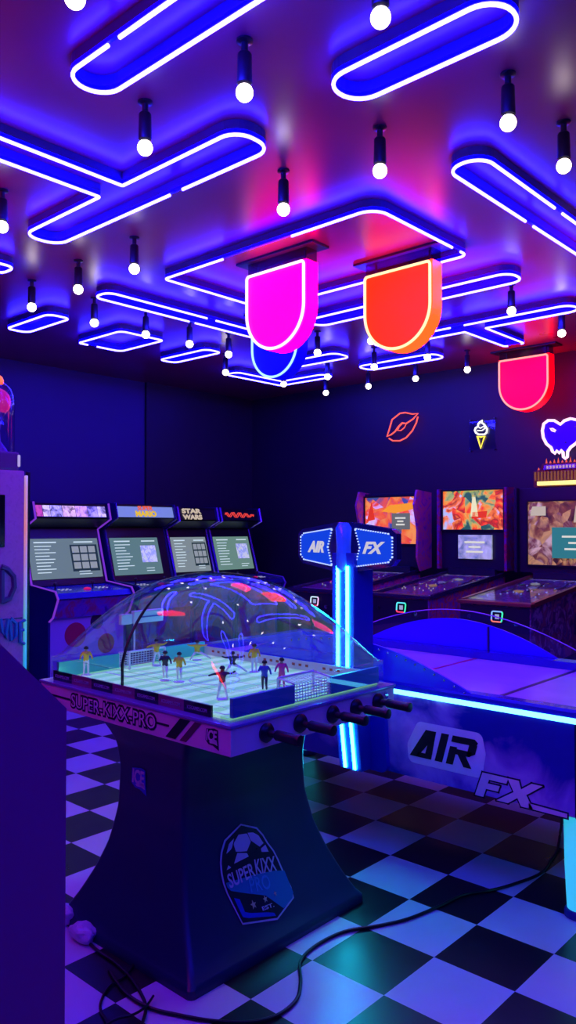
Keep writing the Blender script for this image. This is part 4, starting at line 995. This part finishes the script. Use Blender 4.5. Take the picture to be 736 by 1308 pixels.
pinball('middle pinball machine with the fiery orange and green backglass', -3.60, 5.30, dict(side=side2, front=M_pf, rail=M_pr, play=play2, apron=lit('apron_red',(.5,.04,.03),.35), ins=lit('ins2',(.8,.65,.8),.6), bside=art('bside2', [(.03,.01,.12),(.35,.02,.05),(.1,.02,.3),(.45,.04,.1)], 8),
    z1=1.88, glass=(-.31,.31,1.50,1.86), bg=bg2, dsp=(-.14,.20,1.23,1.45), dm=art('dsp2', [(.1,.16,.22),(.3,.34,.36),(.45,.5,.5)], 8, .8), rgb=rgbB,
    shapes=[([(-.02,1.62),(.0,1.80),(.03,1.80),(.06,1.62)], cr), ([(-.01,1.60),(.14,1.61),(.15,1.67),(.0,1.66)], lit('bg_red',(.8,.04,.02),.9))]))
m3 = pinball('pinball machine at the right edge, brown backglass and golden topper', -2.72, 5.22, dict(side=side3, front=M_pf, rail=mat('rail_copper', (.35,.12,.08), .3, .6), play=play3, apron=lit('apron_or',(.8,.3,.05),.3), ins=lit('ins3',(.3,.35,1),.9), bside=M_navy,
    bw=.40, z1=1.86, glass=(-.30,.33,1.20,1.74), bg=bg3, dsp=(-.08,.36,1.26,1.52), dm=lit('dsp_teal',(.03,.20,.23),.9), rgb=rgbC,
    shapes=[([(-.28,1.62),(-.26,1.70),(-.14,1.70),(-.14,1.62)], lit('bg_cream2',(.7,.6,.45),.7)), ([(.10,1.56),(.12,1.70),(.16,1.72),(.19,1.56)], lit('bg_bone',(.7,.6,.4),.7))]))
# topper of the right machine
tz = 1.865; xt = -2.72; b = bm()
tp = obj('topper', prism(b, [(xt-.25,tz),(xt-.25,tz+.135),(xt-.19,tz+.15),(xt-.17,tz+.20),(xt+.17,tz+.20),(xt+.20,tz+.15),(xt+.27,tz+.14),(xt+.27,tz)], 'y', 6.42, 6.5), mat('topper_bronze', (.18,.07,.04), .3, .4), m3, False, 'bronze topper on the backbox')
b = bm()
for k in range(17): x = xt-.23+k*.029; box(b, x-.005, x+.005, 6.405, 6.42, tz+.055, tz+.13)
obj('topper_bars', b, lit('topper_rust',(.35,.12,.05),.6), tp)
b = bm(); box(b, xt-.21, xt+.23, 6.40, 6.42, tz+.012, tz+.047, .006); obj('topper_light_bar', b, lit('topper_yellow',(1,.72,.2),1.7), tp, False, 'glowing yellow light bar')
b = bm(); box(b, xt-.15, xt+.13, 6.405, 6.42, tz+.145, tz+.185, .003); pl_ = obj('topper_plate', b, mat('plate_violet', (.25,.15,.4), .3), tp)
b = bm()
for k in range(9): box(b, xt-.125+k*.028, xt-.108+k*.028, 6.402, 6.405, tz+.153, tz+.177)
obj('topper_marks', b, lit('marks_pink',(.8,.5,.7),.6), pl_)
b = bm()
for k in range(14):
    x = xt-.22+k*.035; z = tz+.2 if abs(x-xt) < .18 else tz+.145
    lathe(b, [(.012,0),(.008,.015),(0,.03+.012*(k % 3))], (x, 6.46, z-.003), 6)
obj('topper_flames', b, lit('flame_red',(.9,.12,.05),.9), tp)
# ---------------------------------------------------------------- tall machine at the left edge
TX, TY1 = -3.92, 2.205
t = thing('prize_machine', 'tall purple machine with painted letters at the left edge, dome lamp on top', 'arcade machine', (TX-.4, TY1-.5, 0))
M_plas = art('painted_lilac', [(.36,.11,.30),(.44,.15,.36),(.40,.13,.33)], 30, 0, .55, .5)
obj('cabinet_body', box(bm(), TX-.75, TX, TY1-1., TY1-.02, .02, 1.825, .01), M_plas, t, False, 'lilac painted body')
obj('top_box', box(bm(), TX-.73, TX-.005, TY1-.98, TY1-.05, 1.825, 1.925, .012), mat('top_maroon', (.10,.02,.14), .4), t, False, 'dark maroon top box')
obj('base_plinth', box(bm(), TX-.72, TX-.03, TY1-.97, TY1-.05, 0, .03), M_black, t)
def moulding_reflections():  # reflections on the chrome moulding, painted in as a glowing colour ramp
    m = bpy.data.materials.new('moulding_reflections'); m.use_nodes = True; nt = m.node_tree; b = nt.nodes['Principled BSDF']
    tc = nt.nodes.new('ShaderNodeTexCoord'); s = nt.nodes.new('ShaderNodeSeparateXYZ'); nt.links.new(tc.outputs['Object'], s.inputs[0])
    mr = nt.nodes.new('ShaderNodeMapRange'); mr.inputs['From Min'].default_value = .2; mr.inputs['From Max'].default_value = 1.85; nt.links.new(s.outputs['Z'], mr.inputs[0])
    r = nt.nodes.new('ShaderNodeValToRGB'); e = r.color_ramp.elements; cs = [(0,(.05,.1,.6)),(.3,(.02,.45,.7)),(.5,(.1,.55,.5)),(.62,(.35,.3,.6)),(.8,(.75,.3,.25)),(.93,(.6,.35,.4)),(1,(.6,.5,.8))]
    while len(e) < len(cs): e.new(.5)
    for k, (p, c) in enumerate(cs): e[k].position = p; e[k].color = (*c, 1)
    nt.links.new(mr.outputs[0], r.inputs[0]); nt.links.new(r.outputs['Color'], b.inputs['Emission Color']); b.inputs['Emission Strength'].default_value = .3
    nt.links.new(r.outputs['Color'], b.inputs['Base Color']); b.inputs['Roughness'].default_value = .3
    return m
obj('edge_reflection_strip', box(bm(), TX-.012, TX+.010, TY1-.018, TY1-.006, .05, 1.80, .005), moulding_reflections(), t, False, 'edge moulding with its coloured reflections painted in')
obj('edge_trim', box(bm(), TX-.02, TX+.004, TY1-.005, TY1+.012, .02, 1.82, .004), M_black, t)
obj('corner_light', box(bm(), TX-.03, TX+.0, TY1-.06, TY1-.045, 1.845, 1.91, .006), lit('corner_lilac',(.5,.4,.8),.8), t, False, 'small lilac corner light')
q0, q1 = onX(-60,700,TX), onX(6,632,TX)
obj('display_window', box(bm(), TX-.002, TX+.006, q0[1], q1[1], q0[2], q1[2], .004), mat('window_black', (.004,.004,.008), .12), t, False, 'black display window')
q0, q1 = onX(-30,780,TX), onX(36,780,TX)
obj('panel_groove', box(bm(), TX-.001, TX+.002, TY1-.95, TY1-.03, onX(20,790,TX)[2]-.004, onX(20,790,TX)[2]+.004), mat('groove', (.05,.03,.12), .5), t)
def graf(pts, r, m_, name):
    obj(name, tube(bm(), [(TX+.003, onX(a, c, TX)[1], onX(a, c, TX)[2]) for a, c in pts], r, 6), m_, t, True)
gd = mat('paint_dark', (.05,.02,.12), .5); gt = mat('paint_teal', (.02,.22,.35), .5)
graf([(2,728),(2,770),(3,768),(12,764),(18,750),(17,736),(9,727),(1,724)], .016, gd, 'painted_letter')
graf([(0,790),(2,806),(6,815),(10,790)], .012, gt, 'painted_letter'); graf([(12,792),(14,818),(20,812),(20,796),(13,790)], .012, gt, 'painted_letter')
graf([(32,792),(25,795),(25,820),(31,822)], .010, gt, 'painted_letter'); graf([(25,806),(30,804)], .010, gt, 'painted_letter')
# dome lamp on top: clear tube, pink ball, red lamp
dx, dy = TX-.11, TY1-.125; z0 = 1.925
obj('clear_tube', lathe(bm(), [(.092,0),(.092,.27),(.085,.32),(.065,.36),(.03,.385),(0,.39)], (dx, dy, z0), 28), glass('tube_glass', (.9,.8,1), .06, .7), t, True, 'clear tube')
obj('pink_ball', lathe(bm(), [(0,.20)]+[(.072*math.sin(PI*k/12), .275-.075*math.cos(PI*k/12)) for k in range(1,12)]+[(0,.35)], (dx, dy, z0), 24), lit('ball_pink',(.8,.01,.35),.55), t, True, 'glowing pink ball')
obj('ball_stand', lathe(bm(), [(0,0),(.06,0),(.05,.02),(.02,.06),(.015,.12),(.03,.19),(.045,.215),(0,.215)], (dx, dy, z0), 20), mat('stand_violet', (.12,.03,.25), .3), t, True)
obj('top_lamp', lathe(bm(), [(.0,.375),(.032,.375),(.034,.392),(.026,.412),(.012,.423),(0,.425)], (dx, dy, z0), 20), lit('lamp_red',(1,.12,.03),1.8), t, True, 'small red lamp')
# ---------------------------------------------------------------- near cabinet at the lower left
LX = -1.3; e1 = onX(85,905,LX); e0 = onX(0,822,LX)
t = thing('game_cabinet', 'plain dark purple game cabinet cut off at the lower left', 'arcade machine', (LX-.35, -.1, 0))
sl = (e1[2]-e0[2])/(e1[1]-e0[1]); ztp = 1.50; ytp = e1[1]+(ztp-e1[2])/sl
pr = [(-.5,.04),(-.5,ztp),(ytp,ztp),(e1[1],e1[2]),(e1[1],.04)]
M_dp = mat('dark_purple_laminate', (.55,.05,.24), .38)
obj('side_panel', prism(bm(), pr, 'x', LX-.02, LX), M_dp, t, False, 'large flat dark purple side')
obj('side_panel', prism(bm(), pr, 'x', LX-.72, LX-.70), M_dp, t)
ins = [(-.48,.05),(-.48,ztp-.02),(ytp-.02,ztp-.02),(e1[1]-.02,e1[2]-.02),(e1[1]-.02,.05)]
obj('cabinet_body', prism(bm(), ins, 'x', LX-.7, LX-.02), M_navy, t)
P0 = Vector((0, ytp, ztp)); 
obj('sloped_panel', prism(bm(), [(ytp+.005,ztp-.03),(ytp+.005,ztp-.01),(e1[1]-.005,e1[2]+.0),(e1[1]-.012,e1[2]-.02)], 'x', LX-.69, LX-.03), mat('panel_gloss', (.02,.02,.06), .15), t, False, 'glossy sloped panel')
obj('kick_plate', box(bm(), LX-.68, LX-.04, -.45, e1[1]-.05, 0, .06), M_black, t)
# ---------------------------------------------------------------- cables and crumpled plastic on the floor
def cable(label, pts, r=.006, z=.007, lift=None):
    P = [Vector(onZ(px, py, z)) if not isinstance(px, tuple) else Vector(px) for px, py in pts]
    out = []
    for i in range(len(P)-1):
        a, b_, c, d = P[max(0,i-1)], P[i], P[i+1], P[min(len(P)-1,i+2)]
        for k in range(6):
            s = k/6; out.append(.5*((2*b_)+(c-a)*s+(2*a-5*b_+4*c-d)*s*s+(3*b_-a-3*c+d)*s**3))
    out.append(P[-1])
    for q in out: q.z = z
    return out
P = cable('', [(716,1062),(712,1085),(703,1100),(690,1116),(660,1128),(628,1137),(592,1143),(560,1158),(520,1174),(480,1183),(440,1190),(405,1207),(384,1228),(384,1255),(378,1278),(352,1298),(315,1306),(270,1304),(225,1296),(190,1287),(160,1268),(140,1240)])
top = Vector((-1.32, 3.10, .41)); P = [top, top.lerp(P[0], .5)+Vector((0,0,-.04))]+P[1:]
tag(obj('power_cable', tube(bm(), P, .0062, 8), M_black, None, True), 'long black cable snaking over the tiles from the air hockey table', 'cable')
tag(obj('power_cable', tube(bm(), cable('', [(150,1330),(136,1304),(128,1285),(138,1262),(158,1248),(170,1232),(166,1215)]), .0045, 8), M_black, None, True), 'thin black cable curving over the bottom left tile to the pedestal', 'cable')
tag(obj('power_cable', tube(bm(), cable('', [(88,1166),(100,1188),(122,1212),(150,1232),(172,1256),(186,1284),(181,1310)]), .0055, 8), M_black, None, True), 'black cable running from the dark purple cabinet past the crumpled plastic', 'cable')
tag(obj('power_cable', tube(bm(), cable('', [(120,1320),(148,1302),(170,1296),(186,1286),(196,1272)], z=.018), .004, 8), M_black, None, True), 'short thin black cable lowest on the floor at the left', 'cable')
def crumple(label, px, py, sx, sy, sz, seed):
    c = onZ(px, py, 0); b = bm(); bmesh.ops.create_icosphere(b, subdivisions=3, radius=1)
    rr = random.Random(seed); ax = [Vector((rr.uniform(-1,1), rr.uniform(-1,1), rr.uniform(-1,1))).normalized() for _ in range(9)]
    for v in b.verts:
        d = v.co.normalized(); k = 1.
        for i, a in enumerate(ax): k += .13*abs(math.sin(3.1*d.dot(a)+i))-.07
        v.co = Vector((c[0]+d.x*sx*k, c[1]+d.y*sy*k, sz*.9+d.z*sz*k))
    lo = min(v.co.z for v in b.verts)
    for v in b.verts: v.co.z -= lo
    return tag(obj('crumpled_plastic', b, mat('film_white', (.6,.55,.7), .3), None), label, 'plastic wrap')
crumple('crumpled white plastic on the floor beside the black cable', 106, 1202, .055, .035, .028, 3)
crumple('crumpled white plastic half hidden by the dark purple cabinet edge', 84, 1180, .04, .04, .03, 5)
# ---------------------------------------------------------------- camera, world, view
cam = bpy.data.objects.new('camera', bpy.data.cameras.new('camera')); C.objects.link(cam)
cam.location = (0, 0, H); cam.rotation_euler = (PI/2+PIT, 0, -TH)
cam.data.sensor_fit = 'VERTICAL'; cam.data.sensor_height = 24; cam.data.lens = 24*F/1308; cam.data.clip_start = .01
bpy.context.scene.camera = cam
w = bpy.data.worlds.new('world'); bpy.context.scene.world = w; w.use_nodes = True
w.node_tree.nodes['Background'].inputs[0].default_value = (.02,.01,.08,1); w.node_tree.nodes['Background'].inputs[1].default_value = .2
sc = bpy.context.scene
sc.view_settings.view_transform = 'Standard'; sc.view_settings.look = 'None'; sc.view_settings.gamma = 1; sc.view_settings.exposure = 1.0
sc.view_settings.use_curve_mapping = False
cy_ = sc.cycles; cy_.use_denoising = True; cy_.max_bounces = 8; cy_.transparent_max_bounces = 24; cy_.diffuse_bounces = 4; cy_.glossy_bounces = 4
cy_.sample_clamp_indirect = 6; cy_.caustics_reflective = False; cy_.caustics_refractive = False
try: cy_.denoiser = 'OPENIMAGEDENOISE'
except Exception: pass
